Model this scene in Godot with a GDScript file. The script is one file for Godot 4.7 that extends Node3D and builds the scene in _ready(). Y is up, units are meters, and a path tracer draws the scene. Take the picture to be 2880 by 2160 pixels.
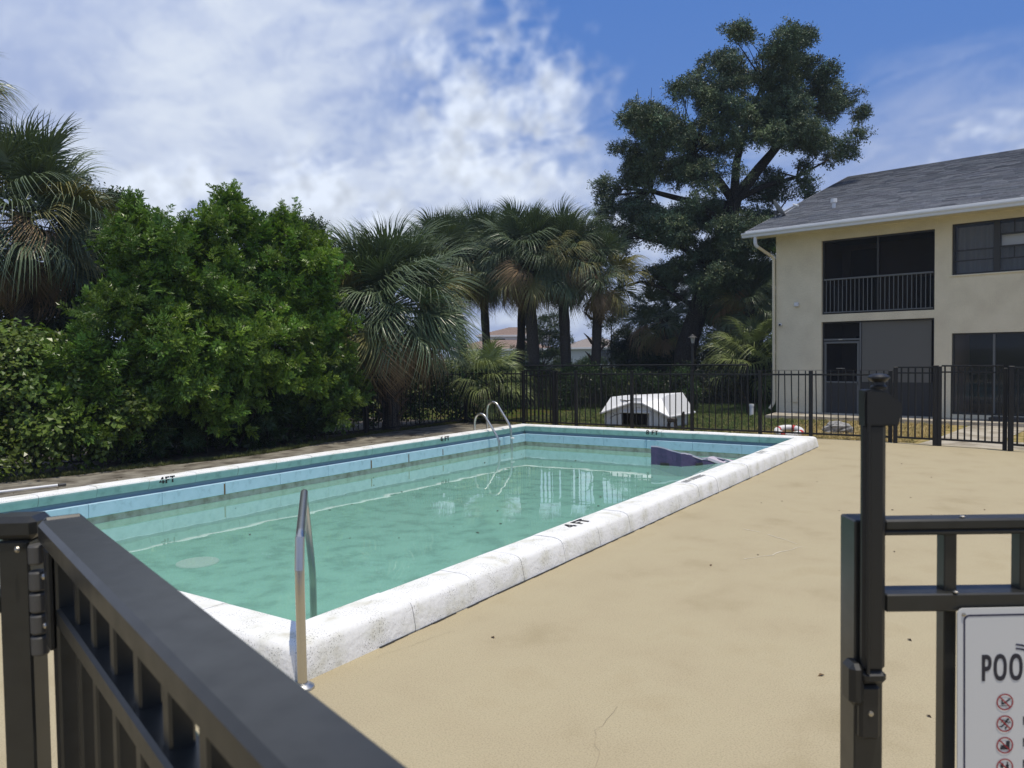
extends Node3D

var used := {}
var M := {}
var rng := RandomNumberGenerator.new()
var boxes := {}

# ---------------------------------------------------------------- mesh building
class MB:
	var v := PackedVector3Array()
	var n := PackedVector3Array()
	var c := PackedColorArray()
	var col := Color(1, 1, 1)
	func tri(a: Vector3, b: Vector3, d: Vector3) -> void:   # counter-clockwise from outside
		var f := (b - a).cross(d - a).normalized()
		v.append(a); v.append(d); v.append(b)
		for i in 3:
			n.append(f); c.append(col)
	func tri_n(a: Vector3, b: Vector3, d: Vector3, na: Vector3, nb: Vector3, nd: Vector3) -> void:
		v.append(a); v.append(d); v.append(b)
		n.append(na); n.append(nd); n.append(nb)
		for i in 3:
			c.append(col)
	func quad(a: Vector3, b: Vector3, d: Vector3, e: Vector3) -> void:
		tri(a, b, d); tri(a, d, e)
	func quad_out(a: Vector3, b: Vector3, d: Vector3, e: Vector3, out: Vector3) -> void:
		if (b - a).cross(d - a).dot(out) < 0.0:
			quad(a, e, d, b)
		else:
			quad(a, b, d, e)
	func tri_out(a: Vector3, b: Vector3, d: Vector3, out: Vector3) -> void:
		if (b - a).cross(d - a).dot(out) < 0.0:
			tri(a, d, b)
		else:
			tri(a, b, d)
	func quad_n(a: Vector3, b: Vector3, d: Vector3, e: Vector3, na: Vector3, nb: Vector3, nd: Vector3, ne: Vector3) -> void:
		tri_n(a, b, d, na, nb, nd); tri_n(a, d, e, na, nd, ne)
	# box with chamfered edges
	func box(at: Vector3, size: Vector3, r := 0.0, b := Basis()) -> void:
		var h := size * 0.5
		r = minf(r, minf(h.x, minf(h.y, h.z)) * 0.9)
		for a in 3:
			var p := (a + 1) % 3
			var q := (a + 2) % 3
			for s in [-1.0, 1.0]:
				var k: Array[Vector3] = []
				for w in [[-1, -1], [1, -1], [1, 1], [-1, 1]]:
					var t := Vector3()
					t[a] = s * h[a]; t[p] = w[0] * (h[p] - r); t[q] = w[1] * (h[q] - r)
					k.append(at + b * t)
				var o := Vector3(); o[a] = s
				quad_out(k[0], k[1], k[2], k[3], b * o)
		if r <= 0.0:
			return
		for a in 3:
			var p := (a + 1) % 3
			var q := (a + 2) % 3
			for sp in [-1.0, 1.0]:
				for sq in [-1.0, 1.0]:
					var k: Array[Vector3] = []
					for w in [[-1, 0], [1, 0], [1, 1], [-1, 1]]:
						var t := Vector3()
						t[a] = w[0] * (h[a] - r)
						t[p] = sp * (h[p] - (r if w[1] == 0 else 0.0))
						t[q] = sq * (h[q] - (0.0 if w[1] == 0 else r))
						k.append(at + b * t)
					var o := Vector3(); o[p] = sp; o[q] = sq
					quad_out(k[0], k[1], k[2], k[3], b * o)
		for sx in [-1.0, 1.0]:
			for sy in [-1.0, 1.0]:
				for sz in [-1.0, 1.0]:
					tri_out(at + b * Vector3(sx * h.x, sy * (h.y - r), sz * (h.z - r)), at + b * Vector3(sx * (h.x - r), sy * h.y, sz * (h.z - r)), at + b * Vector3(sx * (h.x - r), sy * (h.y - r), sz * h.z), b * Vector3(sx, sy, sz))
	func tube(p: Array, rad: Array, sides := 8, caps := true) -> void:
		var k := p.size()
		var t0: Vector3 = (p[1] - p[0]).normalized()
		var u := t0.cross(Vector3(0.31, 0.17, 0.93) if absf(t0.z) < 0.9 else Vector3(1, 0, 0)).normalized()
		var rings: Array = []
		var norms: Array = []
		for i in k:
			var t: Vector3 = (p[mini(i + 1, k - 1)] - p[maxi(i - 1, 0)]).normalized()
			u = (u - t * u.dot(t)).normalized()
			var w := t.cross(u)
			var ring := PackedVector3Array()
			var nn := PackedVector3Array()
			for s in sides:
				var a := TAU * s / sides
				var d := u * cos(a) + w * sin(a)
				nn.append(d); ring.append(p[i] + d * float(rad[i]))
			rings.append(ring); norms.append(nn)
		for i in k - 1:
			for s in sides:
				var e := (s + 1) % sides
				quad_n(rings[i][s], rings[i][e], rings[i + 1][e], rings[i + 1][s], norms[i][s], norms[i][e], norms[i + 1][e], norms[i + 1][s])
		if caps:
			for s in range(1, sides - 1):
				tri(rings[0][0], rings[0][s + 1], rings[0][s])
				tri(rings[k - 1][0], rings[k - 1][s], rings[k - 1][s + 1])
	# profile of (radius, height) turned round the y axis
	func lathe(at: Vector3, prof: Array, sides := 20, sx := 1.0, sz := 1.0) -> void:
		for i in prof.size() - 1:
			var a: Vector2 = prof[i]
			var b: Vector2 = prof[i + 1]
			var d := (b - a).normalized()
			for s in sides:
				var t := TAU * s / sides
				var w := TAU * (s + 1) / sides
				var ct := Vector3(cos(t) * sx, 0, -sin(t) * sz)
				var cw := Vector3(cos(w) * sx, 0, -sin(w) * sz)
				var nt := (Vector3(cos(t) / sx, 0, -sin(t) / sz) * d.y + Vector3(0, -d.x, 0)).normalized()
				var nw := (Vector3(cos(w) / sx, 0, -sin(w) / sz) * d.y + Vector3(0, -d.x, 0)).normalized()
				quad_n(at + ct * a.x + Vector3(0, a.y, 0), at + cw * a.x + Vector3(0, a.y, 0), at + cw * b.x + Vector3(0, b.y, 0), at + ct * b.x + Vector3(0, b.y, 0), nt, nw, nw, nt)
	# flat polygon, seen from above, at height y
	func floor_poly(p: PackedVector2Array, y: float) -> void:
		var ids := Geometry2D.triangulate_polygon(p)
		for i in range(0, ids.size(), 3):
			var a := p[ids[i]]
			var b := p[ids[i + 1]]
			var d := p[ids[i + 2]]
			tri_out(Vector3(a.x, y, a.y), Vector3(b.x, y, b.y), Vector3(d.x, y, d.y), Vector3.UP)
	# polygon in the xy plane pulled out from z0 to z1
	func prism(p: PackedVector2Array, z0: float, z1: float) -> void:
		var ids := Geometry2D.triangulate_polygon(p)
		for i in range(0, ids.size(), 3):
			var a := p[ids[i]]
			var b := p[ids[i + 1]]
			var d := p[ids[i + 2]]
			tri_out(Vector3(a.x, a.y, z1), Vector3(b.x, b.y, z1), Vector3(d.x, d.y, z1), Vector3(0, 0, z1 - z0))
			tri_out(Vector3(a.x, a.y, z0), Vector3(b.x, b.y, z0), Vector3(d.x, d.y, z0), Vector3(0, 0, z0 - z1))
		var cw := Geometry2D.is_polygon_clockwise(p)
		for i in p.size():
			var a := p[i]
			var b := p[(i + 1) % p.size()]
			var o := Vector3(b.y - a.y, a.x - b.x, 0)
			quad_out(Vector3(a.x, a.y, z0), Vector3(b.x, b.y, z0), Vector3(b.x, b.y, z1), Vector3(a.x, a.y, z1), -o if cw else o)
	func into(m: ArrayMesh, mat: Material) -> ArrayMesh:
		if v.is_empty():
			return m
		var a := []
		a.resize(Mesh.ARRAY_MAX)
		a[Mesh.ARRAY_VERTEX] = v; a[Mesh.ARRAY_NORMAL] = n; a[Mesh.ARRAY_COLOR] = c
		m.add_surface_from_arrays(Mesh.PRIMITIVE_TRIANGLES, a)
		m.surface_set_material(m.get_surface_count() - 1, mat)
		return m
	func mesh(mat: Material) -> ArrayMesh:
		return into(ArrayMesh.new(), mat)

# ---------------------------------------------------------------- scene helpers
func numbered(called: String) -> String:
	if not used.has(called):
		used[called] = 0
		return called
	used[called] += 1
	return "%s_%03d" % [called, used[called]]

func tag(o: Node, label: String, category: String, group := "") -> Node:
	o.set_meta("label", label)
	o.set_meta("category", category)
	if group:
		o.set_meta("group", group)
	return o

func thing(called: String, label: String, category: String, at := Vector3(), turn := 0.0, group := "") -> Node3D:
	var o := Node3D.new()
	o.name = numbered(called)
	add_child(o)
	o.position = at
	o.rotation.y = turn
	tag(o, label, category, group)
	return o

func obj(called: String, mesh: Mesh, parent: Node = self, at := Vector3(), b := Basis()) -> MeshInstance3D:
	var o := MeshInstance3D.new()
	o.mesh = mesh
	o.name = numbered(called) if parent == self else called
	parent.add_child(o, true)
	o.transform = Transform3D(b, at)
	return o

func struct(called: String, mesh: Mesh, at := Vector3()) -> MeshInstance3D:
	var o := obj(called, mesh, self, at)
	o.set_meta("kind", "structure")
	return o

func boxm(size: Vector3, mat: Material, r := 0.0) -> ArrayMesh:
	var key := [size, mat, r]
	if not boxes.has(key):
		var m := MB.new()
		m.box(Vector3(), size, r)
		boxes[key] = m.mesh(mat)
	return boxes[key]

func many(called: String, mesh: Mesh, xf: Array, cols: Array, parent: Node) -> MultiMeshInstance3D:
	var mm := MultiMesh.new()
	mm.transform_format = MultiMesh.TRANSFORM_3D
	mm.use_colors = true
	mm.mesh = mesh
	mm.instance_count = xf.size()
	for i in xf.size():
		mm.set_instance_transform(i, xf[i])
		mm.set_instance_color(i, cols[i])
	var o := MultiMeshInstance3D.new()
	o.multimesh = mm
	o.name = called
	o.set_meta("kind", "stuff")
	parent.add_child(o, true)
	return o

func frame(y: Vector3, spin := 0.0) -> Basis:      # a basis whose y axis is given
	y = y.normalized()
	var x := y.cross(Vector3(0.2, 0.3, 0.9) if absf(y.y) > 0.8 else Vector3.UP).normalized()
	return Basis(x, y, x.cross(y)) * Basis(Vector3.UP, spin)

func along(z: Vector3) -> Basis:                   # a basis whose z axis is given and whose x axis lies flat
	z = z.normalized()
	var x := Vector3.UP.cross(z)
	x = Vector3.RIGHT if x.length() < 0.01 else x.normalized()
	return Basis(x, z.cross(x), z)

func rnd(a: float, b: float) -> float:
	return rng.randf_range(a, b)

func sphere_dir() -> Vector3:
	var y := rnd(-1, 1)
	var a := rnd(0, TAU)
	var r := sqrt(1.0 - y * y)
	return Vector3(r * cos(a), y, r * sin(a))

# ---------------------------------------------------------------- materials
func lin(r: float, g: float, b: float) -> Color:
	return Color(r, g, b).linear_to_srgb()

func mat(called: String, color: Color, rough := 0.8, metal := 0.0, spec := 0.5) -> StandardMaterial3D:
	var m := StandardMaterial3D.new()
	m.resource_name = called
	m.albedo_color = color
	m.roughness = rough
	m.metallic = metal
	m.metallic_specular = spec
	m.cull_mode = BaseMaterial3D.CULL_DISABLED
	M[called] = m
	return m

func noise_tex(size: int, freq: float, seed_: int, ramp: Array, octaves := 4, kind := FastNoiseLite.TYPE_SIMPLEX_SMOOTH, normal := 0.0) -> NoiseTexture2D:
	var f := FastNoiseLite.new()
	f.noise_type = kind
	f.seed = seed_
	f.frequency = freq
	f.fractal_octaves = octaves
	f.fractal_gain = 0.55
	if kind == FastNoiseLite.TYPE_CELLULAR:
		f.cellular_return_type = FastNoiseLite.RETURN_DISTANCE
	var t := NoiseTexture2D.new()
	t.width = size
	t.height = size
	t.seamless = true
	t.noise = f
	if normal > 0.0:
		t.as_normal_map = true
		t.bump_strength = normal
	elif ramp.size():
		var g := Gradient.new()
		g.offsets = PackedFloat32Array(ramp.map(func(e): return e[0]))
		g.colors = PackedColorArray(ramp.map(func(e): return e[1]))
		t.color_ramp = g
	return t

# colour mottling over the world's own axes; tile = metres per repeat
func mottle(m: StandardMaterial3D, tile: float, tex: Texture2D) -> void:
	m.albedo_texture = tex
	m.uv1_triplanar = true
	m.uv1_world_triplanar = true
	m.uv1_scale = Vector3.ONE / tile
	m.uv1_triplanar_sharpness = 4.0

func fine(m: StandardMaterial3D, tile: float, tex: Texture2D, blend := BaseMaterial3D.BLEND_MODE_MUL, mask: Texture2D = null) -> void:
	m.detail_enabled = true
	m.detail_blend_mode = blend
	m.detail_albedo = tex
	m.detail_uv_layer = BaseMaterial3D.DETAIL_UV_2
	m.uv2_triplanar = true
	m.uv2_world_triplanar = true
	m.uv2_scale = Vector3.ONE / tile
	m.uv2_triplanar_sharpness = 4.0
	if mask:
		m.detail_mask = mask

func bumpy(m: StandardMaterial3D, tex: Texture2D, scale_: float) -> void:
	m.normal_enabled = true
	m.normal_texture = tex
	m.normal_scale = scale_

func g(x: float, a := 1.0) -> Color:
	return Color(x, x, x, a)

func leaf_mat(called: String, color: Color, back := 0.35, rough := 0.45) -> StandardMaterial3D:
	var m := mat(called, color, rough, 0.0, 0.4)
	m.vertex_color_use_as_albedo = true
	m.backlight_enabled = true
	m.backlight = Color(back * 0.95, back, back * 0.5)
	return m

func make_materials() -> void:
	var grain := noise_tex(512, 0.14, 11, [[0.0, g(0.84)], [0.35, g(0.95)], [0.6, g(1.0)], [1.0, g(1.0)]], 5)
	var m := mat("deck_paint", lin(0.445, 0.38, 0.245), 0.85, 0.0, 0.25)
	mottle(m, 6.3, noise_tex(1024, 0.006, 3, [[0.05, Color(0.93, 0.92, 0.90)], [0.35, Color(0.985, 0.98, 0.975)], [0.65, Color(1, 1, 0.995)], [0.95, Color(0.97, 0.96, 0.945)]], 8))
	fine(m, 0.83, grain)
	bumpy(m, noise_tex(1024, 0.05, 5, [], 5, FastNoiseLite.TYPE_SIMPLEX_SMOOTH, 2.0), 0.12)
	m = mat("old_concrete", lin(0.27, 0.255, 0.22), 0.9, 0.0, 0.2)
	mottle(m, 4.1, noise_tex(1024, 0.008, 13, [[0.1, Color(0.55, 0.53, 0.5)], [0.4, Color(0.82, 0.8, 0.77)], [0.7, Color(1, 0.99, 0.96)]], 7))
	fine(m, 0.7, grain)
	m = mat("path_concrete", lin(0.48, 0.44, 0.36), 0.9, 0.0, 0.2)
	mottle(m, 3.3, noise_tex(512, 0.01, 17, [[0.1, Color(0.72, 0.7, 0.67)], [0.5, Color(0.92, 0.91, 0.9)], [0.8, Color(1, 1, 1)]], 6))
	m = mat("deck_crack", lin(0.30, 0.25, 0.17), 0.9)
	m = mat("pale_scrape", lin(0.66, 0.6, 0.46), 0.9)
	m = mat("coping_white", lin(0.82, 0.815, 0.78), 0.75, 0.0, 0.3)
	mottle(m, 1.9, noise_tex(512, 0.012, 23, [[0.05, Color(0.88, 0.87, 0.82)], [0.3, Color(0.96, 0.96, 0.94)], [0.55, Color(1, 1, 1)]], 6))
	fine(m, 0.55, noise_tex(512, 0.075, 29, [[0.0, Color(0.3, 0.29, 0.26, 0.9)], [0.24, Color(0.36, 0.35, 0.32, 0.7)], [0.34, Color(0.5, 0.49, 0.46, 0.0)], [1.0, Color(0.4, 0.39, 0.36, 0)]], 4), BaseMaterial3D.BLEND_MODE_MIX, noise_tex(512, 0.014, 31, [[0.34, g(0.1)], [0.62, g(0.95)]], 4))
	bumpy(m, noise_tex(512, 0.07, 37, [], 5, FastNoiseLite.TYPE_SIMPLEX_SMOOTH, 4.0), 0.22)
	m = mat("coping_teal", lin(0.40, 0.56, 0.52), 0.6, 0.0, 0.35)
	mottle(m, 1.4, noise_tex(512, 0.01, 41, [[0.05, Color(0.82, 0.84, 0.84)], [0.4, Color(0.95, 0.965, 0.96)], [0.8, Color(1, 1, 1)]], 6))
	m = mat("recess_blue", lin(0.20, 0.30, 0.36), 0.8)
	m = mat("tile_blue", lin(0.48, 0.67, 0.76), 0.4, 0.0, 0.5)
	mottle(m, 1.1, noise_tex(512, 0.012, 43, [[0.05, Color(0.88, 0.9, 0.9)], [0.35, Color(0.97, 0.98, 0.98)], [0.8, Color(1, 1, 1)]], 6))
	m = mat("pool_plaster", lin(0.52, 0.52, 0.43), 0.9)
	mottle(m, 1.3, noise_tex(512, 0.015, 47, [[0.1, Color(0.78, 0.76, 0.72)], [0.5, Color(0.94, 0.94, 0.92)], [0.8, Color(1, 1, 1)]], 6))
	m = mat("pool_floor", lin(0.30, 0.60, 0.50), 0.9)
	mottle(m, 3.7, noise_tex(1024, 0.007, 53, [[0.15, Color(0.6, 0.66, 0.66)], [0.45, Color(0.9, 0.92, 0.92)], [0.75, Color(1, 1, 1)]], 6))
	m = mat("pool_water", Color(lin(0.29, 0.58, 0.46), 0.5), 0.02, 0.0, 0.5)
	m.transparency = BaseMaterial3D.TRANSPARENCY_ALPHA
	m.normal_enabled = true
	m.normal_texture = noise_tex(1024, 0.004, 59, [], 3, FastNoiseLite.TYPE_SIMPLEX_SMOOTH, 6.0)
	m.normal_scale = 0.05
	m.uv1_triplanar = true
	m.uv1_world_triplanar = true
	m.uv1_scale = Vector3.ONE / 5.0
	m = mat("black_print", lin(0.012, 0.013, 0.013), 0.7)
	m = mat("faded_print", lin(0.30, 0.30, 0.28), 0.8)
	m = mat("rust", lin(0.16, 0.10, 0.045), 0.9)
	m = mat("dark_gap", lin(0.035, 0.033, 0.03), 0.95)
	m = mat("stainless", lin(0.56, 0.54, 0.49), 0.32, 1.0)
	bumpy(m, noise_tex(256, 0.03, 61, [], 4, FastNoiseLite.TYPE_SIMPLEX_SMOOTH, 2.0), 0.15)
	m.uv1_triplanar = true
	m = mat("chrome", lin(0.5, 0.5, 0.48), 0.4, 1.0)
	m = mat("white_plastic", lin(0.78, 0.78, 0.77), 0.4)
	m = mat("fence_metal", lin(0.026, 0.026, 0.023), 0.30, 0.0, 0.5)
	mottle(m, 0.8, noise_tex(512, 0.03, 141, [[0.1, Color(0.88, 0.88, 0.87)], [0.5, Color(0.97, 0.97, 0.96)], [0.8, Color(1, 1, 1)], [1.0, Color(1.0, 0.98, 0.93)]], 6))
	m.roughness = 1.0
	m.roughness_texture = noise_tex(512, 0.02, 143, [[0.1, g(0.30)], [0.5, g(0.33)], [0.9, g(0.38)]], 6)
	m = mat("far_fence_metal", lin(0.011, 0.011, 0.0105), 0.5, 0.0, 0.4)
	m = mat("hinge_grey", lin(0.075, 0.072, 0.065), 0.5)
	m = mat("dish_grey", lin(0.3, 0.3, 0.29), 0.5)
	m = mat("latch_black", lin(0.014, 0.014, 0.013), 0.42)
	m = mat("zinc", lin(0.45, 0.42, 0.36), 0.4, 1.0)
	m = mat("sign_white", lin(0.62, 0.62, 0.6), 0.35)
	m = mat("sign_navy", lin(0.018, 0.018, 0.055), 0.5)
	m = mat("sign_ink", lin(0.02, 0.02, 0.032), 0.5)
	m = mat("sign_red", lin(0.32, 0.022, 0.03), 0.5)
	m = mat("stucco", lin(0.85, 0.755, 0.545), 0.92, 0.0, 0.2)
	mottle(m, 3.7, noise_tex(512, 0.008, 67, [[0.1, Color(0.95, 0.945, 0.94)], [0.5, Color(0.98, 0.98, 0.975)], [0.8, Color(1, 1, 1)]], 6))
	fine(m, 0.6, noise_tex(512, 0.06, 71, [[0.1, g(0.82)], [0.5, g(0.97)], [0.9, g(1.0)]], 4))
	bumpy(m, noise_tex(512, 0.09, 73, [], 4, FastNoiseLite.TYPE_SIMPLEX_SMOOTH, 5.0), 0.15)
	m = mat("gutter_white", lin(0.66, 0.67, 0.67), 0.5)
	m = mat("shingle", lin(0.27, 0.285, 0.31), 0.95, 0.0, 0.2)
	m.vertex_color_use_as_albedo = true
	mottle(m, 1.0, noise_tex(512, 0.07, 79, [[0.1, g(0.6)], [0.5, g(0.92)], [0.9, g(1.0)]], 4))
	m = mat("bronze_frame", lin(0.03, 0.028, 0.024), 0.5)
	m = mat("grey_frame", lin(0.12, 0.125, 0.12), 0.5)
	m = mat("insect_screen", Color(lin(0.018, 0.018, 0.018), 0.66), 0.9, 0.0, 0.1)
	m.transparency = BaseMaterial3D.TRANSPARENCY_ALPHA
	m = mat("sun_shade", lin(0.135, 0.13, 0.112), 0.95)
	m = mat("kick_panel", lin(0.035, 0.034, 0.032), 0.8)
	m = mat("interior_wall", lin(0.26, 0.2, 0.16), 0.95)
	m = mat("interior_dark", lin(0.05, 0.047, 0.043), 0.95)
	m = mat("curtain", lin(0.16, 0.16, 0.155), 0.95)
	m = mat("pale_blind", lin(0.6, 0.6, 0.58), 0.9)
	m = mat("window_glass", Color(0.35, 0.38, 0.36, 0.12), 0.02, 0.0, 0.38)
	m.transparency = BaseMaterial3D.TRANSPARENCY_ALPHA
	m = mat("purple_vinyl", lin(0.085, 0.06, 0.14), 0.45)
	bumpy(m, noise_tex(256, 0.02, 83, [], 3, FastNoiseLite.TYPE_SIMPLEX_SMOOTH, 4.0), 0.5)
	m.uv1_triplanar = true
	m.uv1_scale = Vector3.ONE / 0.9
	m = mat("pink_vinyl", lin(0.72, 0.6, 0.68), 0.5)
	m = mat("ring_white", lin(0.72, 0.71, 0.7), 0.5)
	m = mat("ring_red", lin(0.5, 0.05, 0.045), 0.5)
	m = mat("brown_plastic", lin(0.045, 0.035, 0.026), 0.6)
	m = mat("limestone", lin(0.36, 0.35, 0.33), 0.9)
	mottle(m, 0.5, noise_tex(256, 0.02, 89, [[0.1, g(0.6)], [0.5, g(0.9)], [0.9, g(1.0)]], 5))
	m = mat("lamp_glass", lin(0.5, 0.5, 0.46), 0.3)
	m = mat("bark", lin(0.075, 0.066, 0.055), 0.95, 0.0, 0.2)
	mottle(m, 0.9, noise_tex(512, 0.03, 97, [[0.1, g(0.45)], [0.5, g(0.85)], [0.9, g(1.0)]], 5))
	bumpy(m, noise_tex(512, 0.05, 101, [], 5, FastNoiseLite.TYPE_SIMPLEX_SMOOTH, 8.0), 1.0)
	m = mat("palm_trunk", lin(0.115, 0.10, 0.082), 0.95, 0.0, 0.2)
	mottle(m, 0.6, noise_tex(512, 0.03, 103, [[0.1, g(0.45)], [0.5, g(0.85)], [0.9, g(1.0)]], 5))
	bumpy(m, noise_tex(512, 0.05, 107, [], 5, FastNoiseLite.TYPE_SIMPLEX_SMOOTH, 8.0), 1.0)
	m = mat("leaf_base", lin(0.095, 0.068, 0.045), 0.9)
	m = mat("lawn", lin(0.13, 0.135, 0.05), 0.95, 0.0, 0.15)
	mottle(m, 5.9, noise_tex(1024, 0.012, 109, [[0.15, Color(0.62, 0.85, 0.5)], [0.42, Color(0.8, 0.92, 0.62)], [0.6, Color(1.0, 0.93, 0.85)], [0.85, Color(1.0, 0.86, 0.8)]], 7))
	fine(m, 0.9, noise_tex(512, 0.08, 113, [[0.1, g(0.4)], [0.5, g(0.85)], [0.9, g(1.0)]], 4))
	m = mat("straw", lin(0.40, 0.31, 0.155), 0.95, 0.0, 0.15)
	mottle(m, 3.1, noise_tex(512, 0.02, 131, [[0.2, Color(0.5, 0.62, 0.4)], [0.45, Color(0.85, 0.85, 0.75)], [0.7, Color(1, 1, 1)]], 6))
	m = mat("soil", lin(0.085, 0.068, 0.045), 0.95)
	mottle(m, 2.0, noise_tex(512, 0.03, 127, [[0.1, g(0.5)], [0.5, g(0.85)], [0.9, g(1.0)]], 5))
	m = mat("clay_tile", lin(0.33, 0.235, 0.18), 0.9)
	m = mat("grey_tile", lin(0.36, 0.31, 0.27), 0.9)
	m = mat("white_wall", lin(0.68, 0.68, 0.66), 0.9)
	m = mat("cream_wall", lin(0.56, 0.56, 0.5), 0.9)
	m = mat("far_glass", lin(0.03, 0.035, 0.035), 0.1)
	m = leaf_mat("leaf", Color(1, 1, 1), 0.7, 0.33)
	m = leaf_mat("oak_leaf", Color(1, 1, 1), 0.3, 0.38)
	m = leaf_mat("frond_green", lin(0.135, 0.178, 0.100), 0.45, 0.32)
	m = leaf_mat("frond_yellow", lin(0.24, 0.225, 0.085), 0.4, 0.45)
	m = leaf_mat("frond_bright", lin(0.25, 0.30, 0.115), 0.5, 0.36)
	m = leaf_mat("frond_dead", lin(0.26, 0.18, 0.10), 0.2, 0.85)
	m = leaf_mat("blade", Color(1, 1, 1), 0.3, 0.7)

# ---------------------------------------------------------------- sky
func make_sky() -> ImageTexture:
	var w := 2048
	var h := 1024
	var data := PackedFloat32Array()
	data.resize(w * h * 3)
	var big := FastNoiseLite.new()
	big.seed = 5; big.frequency = 0.55; big.fractal_octaves = 5; big.fractal_gain = 0.52
	big.domain_warp_enabled = true; big.domain_warp_amplitude = 0.5; big.domain_warp_frequency = 0.7; big.domain_warp_fractal_octaves = 3
	var wisp := FastNoiseLite.new()
	wisp.seed = 9; wisp.frequency = 1.6; wisp.fractal_octaves = 6; wisp.fractal_gain = 0.6
	wisp.domain_warp_enabled = true; wisp.domain_warp_amplitude = 0.35; wisp.domain_warp_frequency = 1.5; wisp.domain_warp_fractal_octaves = 2
	var puff := FastNoiseLite.new()
	puff.seed = 21; puff.frequency = 7.0; puff.fractal_octaves = 6; puff.fractal_gain = 0.55
	# the clear part of the sky, the broad bank of cloud and the heaps of cumulus: direction, reach, strength
	var banks := SKYBANKS
	var heaps := SKYHEAPS
	for y in h:
		var e := PI * (0.5 - (y + 0.5) / h)
		var sy := sin(e)
		var cy := cos(e)
		for x in w:
			var at := (y * w + x) * 3
			if sy < -0.03:
				data[at] = 0.11; data[at + 1] = 0.12; data[at + 2] = 0.09
				continue
			var a := TAU * ((x + 0.5) / w - 0.25)
			var d := Vector3(cy * cos(a), maxf(sy, 0.0), cy * sin(a))
			var k := 1.0 / (d.y + 0.2)
			var p := Vector3(d.x * k, d.z * k, 0.4)
			var cover := 0.12
			for b in banks:
				var q: float = d.dot(b[0])
				cover += b[2] * exp((q - 1.0) * b[1])
			var fb := big.get_noise_3dv(p)
			var fw := wisp.get_noise_3d(p.x * 0.9 + p.y * 0.35, p.y * 1.5 - p.x * 0.4, 1.7)
			var fp := puff.get_noise_3d(p.x * 0.55, p.y * 0.55, 2.0)
			var dens := smoothstep(-0.42, 0.56, fb * 0.5 + fw * 0.34 + fp * 0.05 + cover)
			var shade := clampf(0.33 + 0.30 * fw + 0.75 * big.get_noise_3d(p.x * 1.3 + 4.0, p.y * 1.3, 9.0) + 0.2 * fp, 0.0, 1.0)
			var lum := 0.0
			for b in heaps:
				var q: float = exp((d.dot(b[0]) - 1.0) * b[1])
				if q > 0.03:
					lum = maxf(lum, smoothstep(0.22, 0.76, q * b[2] + (0.52 * puff.get_noise_3dv(d * 2.6) + 0.35 * fw) * sqrt(q)))
			var up := clampf(d.y * 1.5, 0.0, 1.0)
			var blue := Vector3(0.21, 0.34, 0.63).lerp(Vector3(0.050, 0.160, 0.50), pow(up, 0.55))
			var grey := Vector3(0.33, 0.40, 0.60).lerp(Vector3(0.41, 0.50, 0.74), minf(up * 1.4, 1.0))
			var white := Vector3(0.70, 0.765, 0.87)
			var c := blue.lerp(grey.lerp(white, smoothstep(0.15, 0.95, shade)), dens * 0.96)
			c = c.lerp(white * clampf(1.04 + 0.55 * puff.get_noise_3dv(d * 3.5 + Vector3(3, 1, 0)), 0.7, 1.15), lum * 0.85)
			data[at] = c.x; data[at + 1] = c.y; data[at + 2] = c.z
	var im := Image.create_from_data(w, h, false, Image.FORMAT_RGBF, data.to_byte_array())
	return ImageTexture.create_from_image(im)

const SKYBANKS := [
	[Vector3(-0.096, 0.347, -0.933), 10.0, -1.1], [Vector3(-0.323, 0.430, -0.843), 15.0, -0.8], [Vector3(-0.477, 0.484, -0.734), 20.0, -0.6],
	[Vector3(-0.830, 0.300, -0.470), 4.0, 0.72], [Vector3(-0.500, 0.190, -0.845), 22.0, 0.9], [Vector3(-0.10, 0.165, -0.981), 45.0, 1.45]]
const SKYHEAPS := [
	[Vector3(-0.723, 0.190, -0.664), 420.0, 0.95], [Vector3(-0.550, 0.285, -0.785), 90.0, 0.62], [Vector3(-0.06, 0.160, -0.985), 200.0, 0.6], [Vector3(-0.835, 0.172, -0.523), 900.0, 0.85], [Vector3(-0.665, 0.155, -0.731), 500.0, 0.7], [Vector3(-0.80, 0.20, -0.565), 700.0, 0.7],
	[Vector3(0.75, 0.25, 0.61), 120.0, 0.8], [Vector3(-0.6, 0.3, 0.74), 90.0, 0.8], [Vector3(0.9, 0.3, -0.3), 100.0, 0.75], [Vector3(0.2, 0.35, 0.91), 90.0, 0.8]]

# inner corners of the pool: near left, far left, far right, near right
const PL := [Vector2(-9.33, -3.02), Vector2(-9.11, -14.2), Vector2(-3.48, -14.25), Vector2(-3.49, -3.02)]
const COPING := 0.193
const WATER := -0.25

func pool_corner(i: int, out: float) -> Vector2:      # a corner moved outwards
	var sx := -1.0 if i < 2 else 1.0
	var sz := 1.0 if i == 0 or i == 3 else -1.0
	return PL[i] + Vector2(sx, sz) * out

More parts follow.
